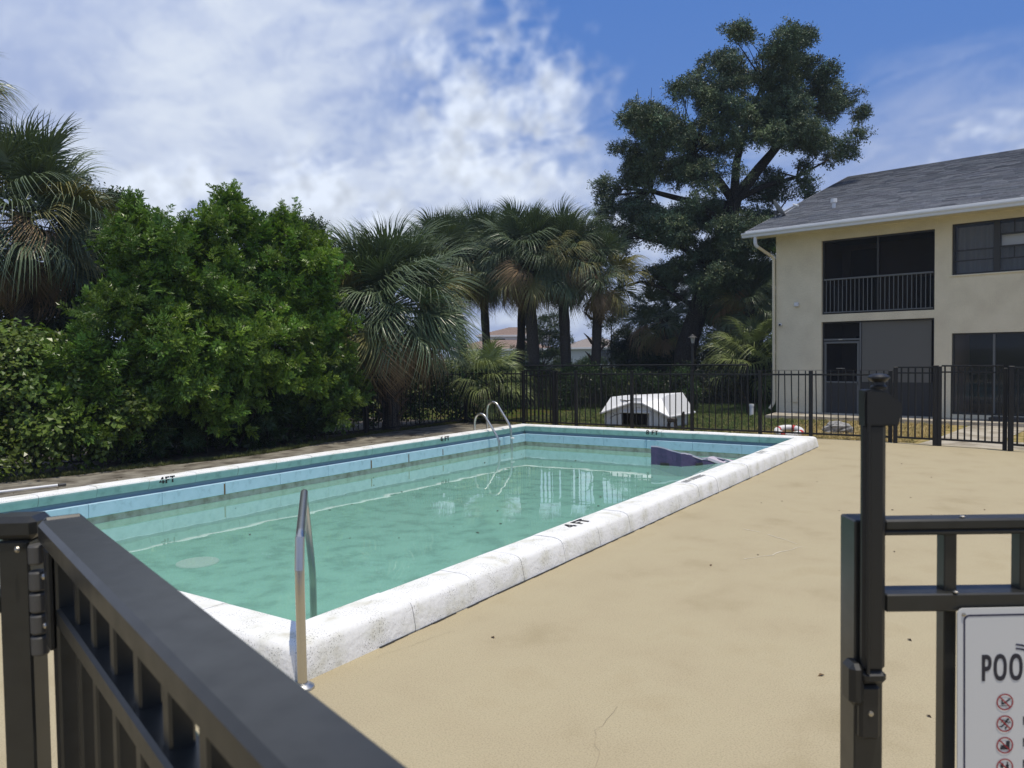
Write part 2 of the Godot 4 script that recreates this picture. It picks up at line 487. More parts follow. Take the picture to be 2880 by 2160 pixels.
func ground() -> void:
	var m := MB.new()
	var x0 := -11.8
	var x1 := 7.0
	var z0 := -15.9
	var z1 := 6.0
	for r in [[-320, -420, x0, 220], [x1, -420, 320, 220], [x0, -420, x1, z0], [x0, z1, x1, 220]]:
		m.quad_out(Vector3(r[0], -0.03, r[1]), Vector3(r[2], -0.03, r[1]), Vector3(r[2], -0.03, r[3]), Vector3(r[0], -0.03, r[3]), Vector3.UP)
	struct("lawn_ground", m.mesh(M.lawn))
	# tan pool deck: the near side, the right side and the strip beyond the pool
	var b: Array = [pool_corner(0, 0.2), pool_corner(1, 0.2), pool_corner(2, 0.2), pool_corner(3, 0.2)]
	var d := MB.new()
	d.floor_poly(PackedVector2Array([Vector2(-14.0, 6.2), Vector2(-14.0, b[0].y + 0.25), Vector2(b[0].x, b[0].y + 0.25), b[0], b[3], Vector2(7.2, b[3].y), Vector2(7.2, 6.2)]), 0.0)
	d.floor_poly(PackedVector2Array([b[3], b[2], Vector2(b[2].x, -15.98), Vector2(-1.9, -15.93), Vector2(-1.4, -15.8), Vector2(-0.3, -15.62), Vector2(0.9, -15.2), Vector2(7.2, -14.2), Vector2(7.2, b[3].y)]), 0.0)
	d.floor_poly(PackedVector2Array([b[1], Vector2(b[1].x, -15.98), Vector2(b[2].x, -15.98), b[2]]), 0.0)
	var deck := struct("pool_deck", d.mesh(M.deck_paint))
	# hairline cracks and pale scrapes in the paint
	for cr in [[[-1.45, -2.75], [-1.62, -3.1], [-1.66, -3.4]], [[-3.08, -3.2], [-3.0, -3.55], [-2.97, -3.8]], [[-0.6, -2.2], [-0.45, -2.4]]]:
		crack(cr, M.deck_crack, 0.0022, deck, "crack")
	for cr in [[[-2.05, -7.35], [-1.65, -7.05]], [[-1.65, -7.02], [-1.8, -6.6], [-2.0, -6.3]], [[-1.1, -8.6], [-0.3, -8.3], [0.9, -8.1]], [[-2.3, -7.45], [-2.1, -7.38]], [[0.2, -6.0], [0.35, -5.9]]]:
		crack(cr, M.pale_scrape, 0.011, deck, "scrape")
	# grey walkway along the hedge
	var k := MB.new()
	var edge := PackedVector2Array([Vector2(b[0].x, b[0].y + 0.25), Vector2(-14.0, b[0].y + 0.25)])
	for i in 22:
		var z := -3.6 - i * 0.58
		edge.append(Vector2(-12.15 + 0.75 * smoothstep(0.0, 5.0, -z - 4.0) - 0.7 * smoothstep(8.8, 13.0, -z) + 0.09 * sin(i * 1.9), z))
	edge.append(Vector2(-11.9, -15.98)); edge.append(Vector2(b[1].x - 0.004, -15.98)); edge.append(b[1]); edge.append(b[0])
	k.floor_poly(edge, 0.004)
	struct("hedge_walkway", k.mesh(M.old_concrete))
	var s := MB.new()
	s.floor_poly(PackedVector2Array([Vector2(-15.5, -2.4), Vector2(-11.0, -2.4), Vector2(-11.0, -16.2), Vector2(-16.5, -16.2)]), -0.012)
	struct("hedge_soil", s.mesh(M.soil))
	# concrete strip along the building and the path to the far gate
	var a := MB.new()
	var p := PackedVector2Array([Vector2(-5.75, -22.3), Vector2(-5.72, -20.42), Vector2(-3.4, -20.36), Vector2(-0.1, -20.2), Vector2(7.0, -19.4), Vector2(7.0, -22.3)])
	a.floor_poly(p, 0.07)
	for i in 4:
		a.quad_out(Vector3(p[i + 1].x, -0.05, p[i + 1].y), Vector3(p[mini(i + 2, 4)].x, -0.05, p[mini(i + 2, 4)].y), Vector3(p[mini(i + 2, 4)].x, 0.07, p[mini(i + 2, 4)].y), Vector3(p[i + 1].x, 0.07, p[i + 1].y), Vector3(0, 0, 1))
	a.quad_out(Vector3(p[0].x, -0.05, p[0].y), Vector3(p[1].x, -0.05, p[1].y), Vector3(p[1].x, 0.07, p[1].y), Vector3(p[0].x, 0.07, p[0].y), Vector3(-1, 0, 0))
	var st := MB.new()
	st.floor_poly(PackedVector2Array([Vector2(-5.2, -20.5), Vector2(-4.4, -18.5), Vector2(-4.9, -16.6), Vector2(-3.5, -15.9), Vector2(7.0, -15.9), Vector2(7.0, -20.5)]), -0.016)
	struct("dry_grass_ground", st.mesh(M.straw))
	struct("building_apron", a.mesh(M.path_concrete))
	var q := MB.new()
	q.floor_poly(PackedVector2Array([Vector2(-1.12, -20.3), Vector2(-1.55, -16.75), Vector2(-1.75, -15.7), Vector2(3.5, -14.9), Vector2(3.5, -16.4), Vector2(-0.3, -16.95), Vector2(-0.42, -17.3), Vector2(0.0, -20.2)]), -0.004)
	struct("garden_path", q.mesh(M.path_concrete))

func crack(pts: Array, mt: Material, wide: float, parent: Node, called: String) -> void:
	var m := MB.new()
	var p: Array[Vector3] = []
	for i in pts.size() - 1:
		for k in 6:
			var t := k / 6.0
			p.append(Vector3(lerpf(pts[i][0], pts[i + 1][0], t) + rnd(-0.012, 0.012), 0.003, lerpf(pts[i][1], pts[i + 1][1], t) + rnd(-0.012, 0.012)))
	for i in p.size() - 1:
		var s := (p[i + 1] - p[i]).normalized().cross(Vector3.UP) * wide * 0.5
		var w0 := rnd(0.3, 1.0)
		m.quad_out(p[i] - s * w0, p[i] + s * w0, p[i + 1] + s * w0, p[i + 1] - s * w0, Vector3.UP)
	obj(called, m.mesh(mt), parent)

# ---------------------------------------------------------------- pool
func pool() -> void:
	var root := Node3D.new()
	root.name = numbered("swimming_pool")
	root.set_meta("kind", "structure")
	add_child(root)
	# profile of a coping stone: x outwards from the pool's edge, y up; the first points face the water
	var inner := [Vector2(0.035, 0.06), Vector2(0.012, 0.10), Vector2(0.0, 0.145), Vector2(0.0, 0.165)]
	var outer := [Vector2(0.0, 0.165), Vector2(0.007, 0.182), Vector2(0.022, 0.191), Vector2(0.05, COPING), Vector2(0.2, COPING + 0.002), Vector2(0.255, 0.187), Vector2(0.285, 0.172), Vector2(0.302, 0.148), Vector2(0.312, 0.1), Vector2(0.326, 0.03), Vector2(0.33, -0.04)]
	for side in 4:
		var a: Vector2 = PL[side]
		var e: Vector2 = PL[(side + 1) % 4]
		var d := (e - a).normalized()
		var o := Vector2(-d.y, d.x)            # outwards
		if o.dot(a - Vector2(-6.3, -8.6)) < 0.0:
			o = -o
		var length := a.distance_to(e)
		var count := roundi(length / 0.64)
		var gap := 0.0025
		for i in count:
			var t0 := length * i / count + (0.0 if i == 0 else gap)
			var t1 := length * (i + 1) / count - (0.0 if i == count - 1 else gap)
			var lift := rnd(-0.0025, 0.0025)
			var push := rnd(-0.003, 0.003)
			var m := ArrayMesh.new()
			for part in 2:
				var prof: Array = inner if part == 0 else outer
				var mb := MB.new()
				var n := prof.size()
				var ra: Array[Vector3] = []
				var rb: Array[Vector3] = []
				var nn: Array[Vector3] = []
				for j in n:
					var q: Vector2 = prof[j]
					var ext := q.x + push
					var sa := t0 - (ext if i == 0 else 0.0)      # mitred at the corners
					var sb := t1 + (ext if i == count - 1 else 0.0)
					var pa := a + d * sa + o * ext
					var pb := a + d * sb + o * ext
					ra.append(Vector3(pa.x, q.y + lift, pa.y)); rb.append(Vector3(pb.x, q.y + lift, pb.y))
					var tg: Vector2 = (prof[mini(j + 1, n - 1)] - prof[maxi(j - 1, 0)]).normalized()
					nn.append(Vector3(o.x * -tg.y, tg.x, o.y * -tg.y))
				for j in n - 1:
					if (ra[j + 1] - ra[j]).cross(rb[j] - ra[j]).dot(nn[j]) > 0.0:
						mb.quad_n(ra[j], ra[j + 1], rb[j + 1], rb[j], nn[j], nn[j + 1], nn[j + 1], nn[j])
					else:
						mb.quad_n(ra[j], rb[j], rb[j + 1], ra[j + 1], nn[j], nn[j], nn[j + 1], nn[j + 1])
				# end faces and underside
				var c3 := Vector3((a + d * t0 + o * 0.17).x, 0.05, (a + d * t0 + o * 0.17).y)
				var c4 := Vector3((a + d * t1 + o * 0.17).x, 0.05, (a + d * t1 + o * 0.17).y)
				for j in n - 1:
					mb.tri_out(c3, ra[j], ra[j + 1], -Vector3(d.x, 0, d.y)); mb.tri_out(c4, rb[j], rb[j + 1], Vector3(d.x, 0, d.y))
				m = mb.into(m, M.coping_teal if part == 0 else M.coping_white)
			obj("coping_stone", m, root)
			# the joint is filled a little lower than the stones
			if i > 0:
				var jm := MB.new()
				var full := inner + outer.slice(1)
				for j in full.size() - 1:
					var c0: Vector2 = Vector2(0.165, 0.07) + ((full[j] as Vector2) - Vector2(0.165, 0.07)) * Vector2(0.975, 0.955)
					var c1: Vector2 = Vector2(0.165, 0.07) + ((full[j + 1] as Vector2) - Vector2(0.165, 0.07)) * Vector2(0.975, 0.955)
					var e0 := a + d * (t0 - gap * 2.5)
					var e1 := a + d * (t0 + gap * 0.5)
					jm.quad(Vector3(e0.x + o.x * c0.x, c0.y, e0.y + o.y * c0.x), Vector3(e1.x + o.x * c0.x, c0.y, e1.y + o.y * c0.x), Vector3(e1.x + o.x * c1.x, c1.y, e1.y + o.y * c1.x), Vector3(e0.x + o.x * c1.x, c1.y, e0.y + o.y * c1.x))
				obj("mortar_joint", jm.mesh(M.dark_gap if rng.randf() < 0.35 else M.old_concrete), root)
		# dark uneven seam where the coping meets the deck
		var sm := MB.new()
		var steps := int(length / 0.12)
		for i in steps:
			var t0 := length * i / steps - 0.3
			var p0 := a + d * t0 + o * 0.326
			var p1 := a + d * (t0 + length / steps * 1.02) + o * 0.326
			var w0 := o * rnd(0.007, 0.02)
			sm.quad_out(Vector3(p0.x, 0.006, p0.y), Vector3(p1.x, 0.006, p1.y), Vector3(p1.x + w0.x, 0.006, p1.y + w0.y), Vector3(p0.x + w0.x, 0.006, p0.y + w0.y), Vector3.UP)
		obj("seam", sm.mesh(M.dark_gap), root)
		# wall: recess under the coping, ledge and blue band, plaster
		var dir := Vector3(d.x, 0, d.y)
		var out := Vector3(o.x, 0, o.y)
		var bs := Basis(dir, Vector3.UP, dir.cross(Vector3.UP))
		var mid := a + d * length * 0.5
		var c := Vector3(mid.x, 0, mid.y)
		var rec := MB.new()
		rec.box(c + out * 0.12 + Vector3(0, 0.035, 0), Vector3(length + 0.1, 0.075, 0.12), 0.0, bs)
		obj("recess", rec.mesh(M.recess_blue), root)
		var pl := MB.new()
		pl.box(c + out * 0.15 + Vector3(0, -0.66, 0), Vector3(length + 0.3, 1.1, 0.26), 0.0, bs)
		obj("plaster_wall", pl.mesh(M.pool_plaster), root)
		var panels := roundi(length / 0.92)
		for i in panels:
			var t := length * (i + 0.5) / panels
			var pc := a + d * t
			var tm := MB.new()
			tm.box(Vector3(pc.x, -0.082, pc.y) + out * (0.08 + rnd(-0.001, 0.001)), Vector3(length / panels - 0.004, 0.168, 0.17), 0.006, bs)
			obj("blue_panel", tm.mesh(M.tile_blue), root)
			if rng.randf() < 0.3 and i > 0:
				var rs := MB.new()
				var rp := a + d * (length * i / panels + rnd(-0.02, 0.02))
				var wd := rnd(0.012, 0.03)
				rs.box(Vector3(rp.x, -0.085 - rnd(0.0, 0.02), rp.y) - out * 0.006, Vector3(wd, rnd(0.08, 0.15), 0.003), 0.0, bs)
				obj("rust_streak", rs.mesh(M.rust), root)
	var fl := MB.new()
	fl.floor_poly(PackedVector2Array([pool_corner(0, 0.1), pool_corner(1, 0.1), pool_corner(2, 0.1), pool_corner(3, 0.1)]), -0.68)
	obj("pool_floor", fl.mesh(M.pool_floor), root)
	var dr := MB.new()
	dr.lathe(Vector3(-8.1, -0.676, -5.5), [Vector2(0.24, 0), Vector2(0.235, 0.012), Vector2(0.0, 0.02)], 28)
	obj("drain_cover", dr.mesh(M.white_plastic), root)
	var w := MB.new()
	w.floor_poly(PackedVector2Array([pool_corner(0, 0.03), pool_corner(1, 0.03), pool_corner(2, 0.03), pool_corner(3, 0.03)]), WATER)
	struct("pool_water", w.mesh(M.pool_water))
	# depth markings: text, place, direction of reading, up
	for t in [["4 FT", Vector3(-3.27, 0.1965, -5.9), Vector3(0, 0, -1), Vector3(-1, 0, 0), 0.115, "black_print"], ["NO DIVING", Vector3(-3.30, 0.1965, -8.65), Vector3(0, 0, -1), Vector3(-1, 0, 0), 0.075, "faded_print"], ["8 FT", Vector3(-3.28, 0.1965, -11.68), Vector3(0, 0, -1), Vector3(-1, 0, 0), 0.1, "faded_print"],
		["4FT", Vector3(-9.268, 0.083, -5.78), Vector3(0.02, 0, -1), Vector3(-0.12, 1, 0), 0.085, "black_print"], ["6 FT", Vector3(-9.148, 0.083, -11.35), Vector3(0.02, 0, -1), Vector3(-0.12, 1, 0), 0.085, "black_print"], ["8 FT", Vector3(-6.3, 0.083, -14.195), Vector3(1, 0, 0), Vector3(0, 1, -0.12), 0.085, "black_print"]]:
		var tm := text(t[0], t[4], M[t[5]], 0.004, true)
		var x: Vector3 = t[2].normalized()
		var y: Vector3 = (t[3] - x * t[3].dot(x)).normalized()
		obj("depth_marking", tm, root, t[1], Basis(x * 1.15, y, x.cross(y)))

func text(s: String, height: float, mt: Material, depth := 0.002, bold := false) -> TextMesh:
	var f := SystemFont.new()
	f.font_names = PackedStringArray(["Droid Sans"])
	if bold:
		f.font_weight = 700
	var t := TextMesh.new()
	t.font = f
	t.text = s
	t.font_size = 64
	t.pixel_size = height / 46.0
	t.depth = depth
	t.curve_step = 2.0
	t.horizontal_alignment = HORIZONTAL_ALIGNMENT_LEFT
	t.vertical_alignment = VERTICAL_ALIGNMENT_BOTTOM
	t.material = mt
	return t

func pool_things() -> void:
	# grab rail at the near corner
	var t := thing("pool_handrail", "bent stainless steel handrail standing at the near corner of the pool", "handrail", Vector3(-3.115, 0, -2.70))
	var p: Array = []
	var o := Vector3(-3.115, 0, -2.70)
	for q in smooth_path([Vector3(-3.115, 0.0, -2.70), Vector3(-3.118, 0.62, -2.70), Vector3(-3.15, 0.76, -2.735), Vector3(-4.09, 0.80, -3.60), Vector3(-4.205, 0.74, -3.70), Vector3(-4.232, 0.17, -3.785), Vector3(-4.25, 0.08, -3.80), Vector3(-4.25, -0.98, -3.80)], [0.0, 0.16, 0.16, 0.10, 0.10, 0.12, 0.05, 0.0]):
		p.append(q - o)
	var m := MB.new()
	var r: Array = []
	r.resize(p.size()); r.fill(0.0245)
	m.tube(p, r, 20)
	obj("rail", m.mesh(M.stainless), t)
	m = MB.new()
	m.lathe(Vector3(), [Vector2(0.062, 0.001), Vector2(0.06, 0.012), Vector2(0.04, 0.026), Vector2(0.026, 0.03)], 24)
	obj("escutcheon", m.mesh(M.chrome), t)
	# ladder at the far end of the left side
	t = thing("pool_ladder", "chrome pool ladder with two looped rails on the far left side", "ladder", Vector3(-9.5, 0, -13.1))
	o = t.position
	for s in [[-12.85, 0.0, 0.0], [-13.36, 0.21, -0.05]]:
		var z: float = s[0]
		var dy: float = s[1]
		var dx: float = s[2]
		p = []
		for q in smooth_path([Vector3(-9.47 + dx, 0.0, z), Vector3(-9.47 + dx, 0.40 + dy, z), Vector3(-9.40 + dx, 0.52 + dy, z), Vector3(-9.24 + dx, 0.52 + dy, z), Vector3(-8.90 + dx, 0.06 + dy, z), Vector3(-8.87 + dx, -0.05 + dy, z), Vector3(-8.87, -0.98, z)], [0.0, 0.09, 0.09, 0.09, 0.07, 0.05, 0.0]):
			p.append(q - o)
		r = []; r.resize(p.size()); r.fill(0.024)
		m = MB.new(); m.tube(p, r, 14)
		obj("ladder_rail", m.mesh(M.stainless), t)
	for y in [-0.42, -0.72]:
		obj("step", boxm(Vector3(0.09, 0.03, 0.46), M.white_plastic, 0.01), t, Vector3(-8.87, y, -13.105) - o)
	obj("rail_clip", boxm(Vector3(0.07, 0.03, 0.06), M.white_plastic, 0.008), t, Vector3(-8.885, -0.005, -13.36) - o)
	# folded wedge mat afloat
	t = thing("floating_mat", "purple vinyl wedge mat with a pale top floating at the far end of the pool", "pool float", Vector3(-5.2, WATER, -13.0))
	o = t.position
	m = MB.new()
	var top := MB.new()
	var n := 24
	var front: Array[Vector3] = []
	for i in n + 1:
		var u := float(i) / n
		var base := Vector3(-5.56, WATER - 0.05, -12.76).lerp(Vector3(-4.98, WATER - 0.05, -12.74), minf(u / 0.42, 1.0)) if u < 0.42 else Vector3(-4.98, WATER - 0.05, -12.74).lerp(Vector3(-4.36, WATER - 0.05, -13.85), (u - 0.42) / 0.58)
		var hh := lerpf(0.36, 0.27, smoothstep(0.05, 0.45, u)) - 0.13 * smoothstep(0.42, 0.66, u) + 0.02 * exp(-pow((u - 0.72) * 12.0, 2)) - 0.09 * smoothstep(0.72, 1.0, u)
		base += Vector3(0.012 * sin(u * 40.0), 0, 0.01 * cos(u * 31.0))
		front.append(base - o); front.append(base + Vector3(0.0, hh, 0) - o)
	var back := Vector3(0.30, -0.20, -0.48)
	for i in n:
		var a := front[i * 2]; var b := front[i * 2 + 1]; var c := front[i * 2 + 2]; var d := front[i * 2 + 3]
		var s0 := Vector3(back.x, back.y, back.z) * (1.0 - 0.55 * i / n)
		var s1 := Vector3(back.x, back.y, back.z) * (1.0 - 0.55 * (i + 1) / n)
		var lip := Vector3(0.0, 0.022, 0)
		m.quad_out(a, c, d, b, Vector3(-0.3, 0, 1))
		m.quad_out(a + s0, c + s1, d + s1, b + s0, Vector3(0.3, 0, -1))
		top.quad_out(b, d, d + lip, b + lip, Vector3(-0.3, 0.2, 1))
		top.quad_out(b + lip, d + lip, d + lip + s1, b + lip + s0, Vector3.UP)
	var s := Vector3(back.x, back.y, back.z)
	m.quad_out(front[0], front[1], front[1] + s, front[0] + s, Vector3(-1, 0, 0))
	obj("wedge", m.mesh(M.purple_vinyl), t)
	obj("top_sheet", top.mesh(M.pink_vinyl), t)
	for u in [[-5.3, -12.735], [-4.78, -13.02]]:
		obj("handle_strap", boxm(Vector3(0.16, 0.05, 0.008), M.kick_panel, 0.003), t, Vector3(u[0], WATER + 0.02, u[1]) - o, Basis(Vector3.UP, 0.0 if u[0] < -5.0 else 1.05))
	# pole lying on the walkway
	t = thing("pool_pole", "white telescopic pool pole lying on the grey walkway by the hedge", "pole", Vector3(-11.0, 0.035, -4.7))
	m = MB.new()
	m.tube([Vector3(0.11, 0, -0.62), Vector3(-0.10, 0, 0.6), Vector3(-0.32, 0, 1.9)], [0.018, 0.018, 0.018], 10)
	obj("tube", m.mesh(M.white_plastic), t)
	m = MB.new()
	m.tube([Vector3(0.112, 0, -0.63), Vector3(0.128, 0, -0.72)], [0.022, 0.022], 10)
	obj("grip", m.mesh(M.hinge_grey), t)

# polyline with rounded corners
func smooth_path(p: Array, rad: Array) -> Array:
	var out: Array = [p[0]]
	for i in range(1, p.size() - 1):
		var a: Vector3 = p[i] + (p[i - 1] - p[i]).normalized() * float(rad[i])
		var b: Vector3 = p[i] + (p[i + 1] - p[i]).normalized() * float(rad[i])
		if rad[i] <= 0.0:
			out.append(p[i])
			continue
		for k in 9:
			var t := k / 8.0
			out.append(a.lerp(p[i], t).lerp((p[i] as Vector3).lerp(b, t), t))
	out.append(p[-1])
	return out

# ---------------------------------------------------------------- fences
# pickets, rails and posts between two points; y values above the ground at each end
func run(t: Node3D, a: Vector3, e: Vector3, mt: Material, o: Dictionary) -> void:
	var d := e - a
	d.y = 0.0
	var length := d.length()
	var x := d / length
	var b := Basis(x, Vector3.UP, x.cross(Vector3.UP))
	var mid := (a + e) * 0.5 - t.position
	var base := a - t.position
	for r in o.get("rails", []):             # height, thickness, depth, round-over
		obj("rail", boxm(Vector3(length, r[1], r[2]), mt, r[3]), t, mid + Vector3(0, r[0] - r[1] * 0.5, 0), b)
	var n := int(length / o.gap)
	var w: float = o.wide
	var y0: float = o.get("low", 0.06)
	var y1: float = o.high
	for i in n:
		var s: float = (i + 0.5) * length / n
		var lean := Basis(x.cross(Vector3.UP), rnd(-o.get("lean", 0.0), o.get("lean", 0.0)))
		obj("picket", boxm(Vector3(w, y1 - y0, w), mt, w * 0.12), t, base + x * s + Vector3(0, (y0 + y1) * 0.5, 0), lean * b)

func post(t: Node3D, at: Vector3, high: float, wide: float, mt: Material, turn := 0.0, cap := true) -> MeshInstance3D:
	var p := obj("post", boxm(Vector3(wide, high, wide), mt, wide * 0.07), t, at - t.position + Vector3(0, high * 0.5 - 0.02, 0), Basis(Vector3.UP, turn))
	if cap:
		obj("post_cap", boxm(Vector3(wide * 1.12, wide * 0.22, wide * 1.12), mt, wide * 0.08), p, Vector3(0, high * 0.5 + wide * 0.11 - 0.001, 0))
	return p

func far_fence() -> void:
	var mt: Material = M.far_fence_metal
	var z := -15.9
	var t := thing("pool_fence", "long black metal picket fence behind the far end of the pool", "fence", Vector3(-5.6, 0, z))
	var xs := [-9.32, -8.79, -7.38, -5.99, -4.56, -3.58, -2.17]
	for x in xs:
		post(t, Vector3(x, 0, z), 1.33, 0.066 if x > -9.0 else 0.075, mt)
	for i in xs.size() - 1:
		run(t, Vector3(xs[i] + 0.035, 0, z), Vector3(xs[i + 1] - 0.035, 0, z), mt, {"rails": [[1.265, 0.034, 0.03, 0.003], [0.115, 0.034, 0.03, 0.003]], "gap": 0.125, "wide": 0.019, "high": 1.325, "low": 0.075, "lean": 0.018})
	var w := MB.new()
	w.tube([Vector3(-6.0 - t.position.x, 1.332, 0), Vector3(-2.2 - t.position.x, 1.335, 0)], [0.0035, 0.0035], 5)
	obj("top_wire", w.mesh(mt), t)
	# a gate folded back flat against the fence, so that its pickets stand between those behind
	t = thing("folded_gate", "narrow black picket gate folded flat against the fence near the ladder", "gate", Vector3(-9.75, 0, z + 0.06))
	post(t, Vector3(-10.2, 0, z + 0.06), 1.345, 0.075, mt, 0.0, false)
	post(t, Vector3(-9.36, 0, z + 0.06), 1.345, 0.06, mt, 0.0, false)
	run(t, Vector3(-10.16, 0, z + 0.06), Vector3(-9.39, 0, z + 0.06), mt, {"rails": [[1.345, 0.035, 0.03, 0.003], [1.22, 0.03, 0.028, 0.003], [0.12, 0.035, 0.03, 0.003]], "gap": 0.105, "wide": 0.034, "high": 1.32, "low": 0.1})
	t = thing("hedge_fence", "black picket fence half swallowed by the hedge along the walkway", "fence", Vector3(-12.7, 0, -10))
	run(t, Vector3(-11.9, 0, z + 0.02), Vector3(-10.25, 0, z + 0.02), mt, {"rails": [[1.265, 0.034, 0.03, 0.003], [0.115, 0.034, 0.03, 0.003]], "gap": 0.125, "wide": 0.019, "high": 1.325, "low": 0.075})
	for i in 4:
		var a := Vector3(-12.95 + 0.26 * i, 0, -2.6 - 3.3 * i)
		var e := Vector3(-12.95 + 0.26 * (i + 1), 0, -2.6 - 3.3 * (i + 1))
		post(t, e, 1.33, 0.066, mt)
		run(t, a, e, mt, {"rails": [[1.265, 0.034, 0.03, 0.003], [0.115, 0.034, 0.03, 0.003]], "gap": 0.14, "wide": 0.019, "high": 1.325, "low": 0.075})
	# panel, gate and panel on the right
	t = thing("metal_fence", "short black fence panel between the long fence and the closed gate", "fence", Vector3(-1.75, 0, -15.72))
	post(t, Vector3(-2.07, 0, -15.79), 1.40, 0.07, mt, 0.2)
	post(t, Vector3(-1.41, 0, -15.66), 1.43, 0.085, mt, 0.2)
	run(t, Vector3(-2.03, 0, -15.78), Vector3(-1.45, 0, -15.67), mt, {"rails": [[1.405, 0.028, 0.036, 0.004], [1.30, 0.025, 0.03, 0.003], [0.13, 0.034, 0.03, 0.003]], "gap": 0.1, "wide": 0.024, "high": 1.39, "low": 0.1})
	t = thing("closed_gate", "closed black metal gate across the concrete path to the building", "gate", Vector3(-0.86, 0, -15.54))
	post(t, Vector3(-1.345, 0, -15.645), 1.43, 0.06, mt, 0.2, false)
	post(t, Vector3(-0.365, 0, -15.45), 1.40, 0.06, mt, 0.2, false)
	run(t, Vector3(-1.315, 0, -15.64), Vector3(-0.395, 0, -15.456), mt, {"rails": [[1.43, 0.028, 0.036, 0.004], [1.32, 0.026, 0.03, 0.003], [0.14, 0.036, 0.03, 0.003]], "gap": 0.102, "wide": 0.024, "high": 1.41, "low": 0.11, "lean": 0.006})
	t = thing("metal_fence", "black fence panel to the right of the closed gate, cut by the picture edge", "fence", Vector3(0.6, 0, -15.1))
	post(t, Vector3(-0.28, 0, -15.36), 1.42, 0.075, mt, 0.2)
	post(t, Vector3(1.6, 0, -14.85), 1.42, 0.075, mt, 0.2)
	run(t, Vector3(-0.24, 0, -15.345), Vector3(1.56, 0, -14.86), mt, {"rails": [[1.40, 0.028, 0.036, 0.004], [1.30, 0.026, 0.03, 0.003], [0.13, 0.036, 0.03, 0.003]], "gap": 0.105, "wide": 0.024, "high": 1.39, "low": 0.1})
	# chain link fence at the back of the lawn
	t = thing("chain_link_fence", "dark chain link fence in front of the palm trunks at the back of the lawn", "fence", Vector3(-11, 0, -21.1))
	var m := MB.new()
	var x0 := -15.5
	var x1 := -6.4
	var step := 0.06
	var k := int((x1 - x0 + 1.3) / step)
	for i in k:
		for s in [1.0, -1.0]:
			var xa: float = x0 - 1.3 + i * step if s > 0 else x0 + i * step
			var p0 := Vector3(xa, 0.04, 0)
			var p1 := Vector3(xa + s * 1.3, 1.34, 0)
			if minf(p0.x, p1.x) < x0:
				var f: float = (x0 - xa) / (s * 1.3)
				p0 = p0.lerp(p1, f) if s > 0 else p0
				p1 = p1 if s > 0 else p0.lerp(p1, f)
			if maxf(p0.x, p1.x) > x1:
				var f: float = (x1 - p0.x) / (p1.x - p0.x)
				if f < 0.02 or f > 1.0:
					if f <= 1.0: continue
				elif s > 0: p1 = p0.lerp(p1, f)
				else: p0 = p0.lerp(p1, f)
			if p0.distance_to(p1) > 0.03:
				m.tube([p0 - Vector3(t.position.x, 0, 0.003 * s), p1 - Vector3(t.position.x, 0, 0.003 * s)], [0.0032, 0.0032], 3, false)
	var wire := obj("wire_mesh", m.mesh(mt), t)
	wire.set_meta("kind", "stuff")
	m = MB.new()
	m.tube([Vector3(x0 + 11, 1.36, 0), Vector3(x1 + 11, 1.36, 0)], [0.021, 0.021], 8)
	obj("top_rail", m.mesh(mt), t)
	for i in 5:
		m = MB.new()
		m.tube([Vector3(x0 + 11.3 + i * 2.2, 0, -0.03), Vector3(x0 + 11.3 + i * 2.2, 1.38, -0.03)], [0.026, 0.026], 8)
		obj("post", m.mesh(mt), t)

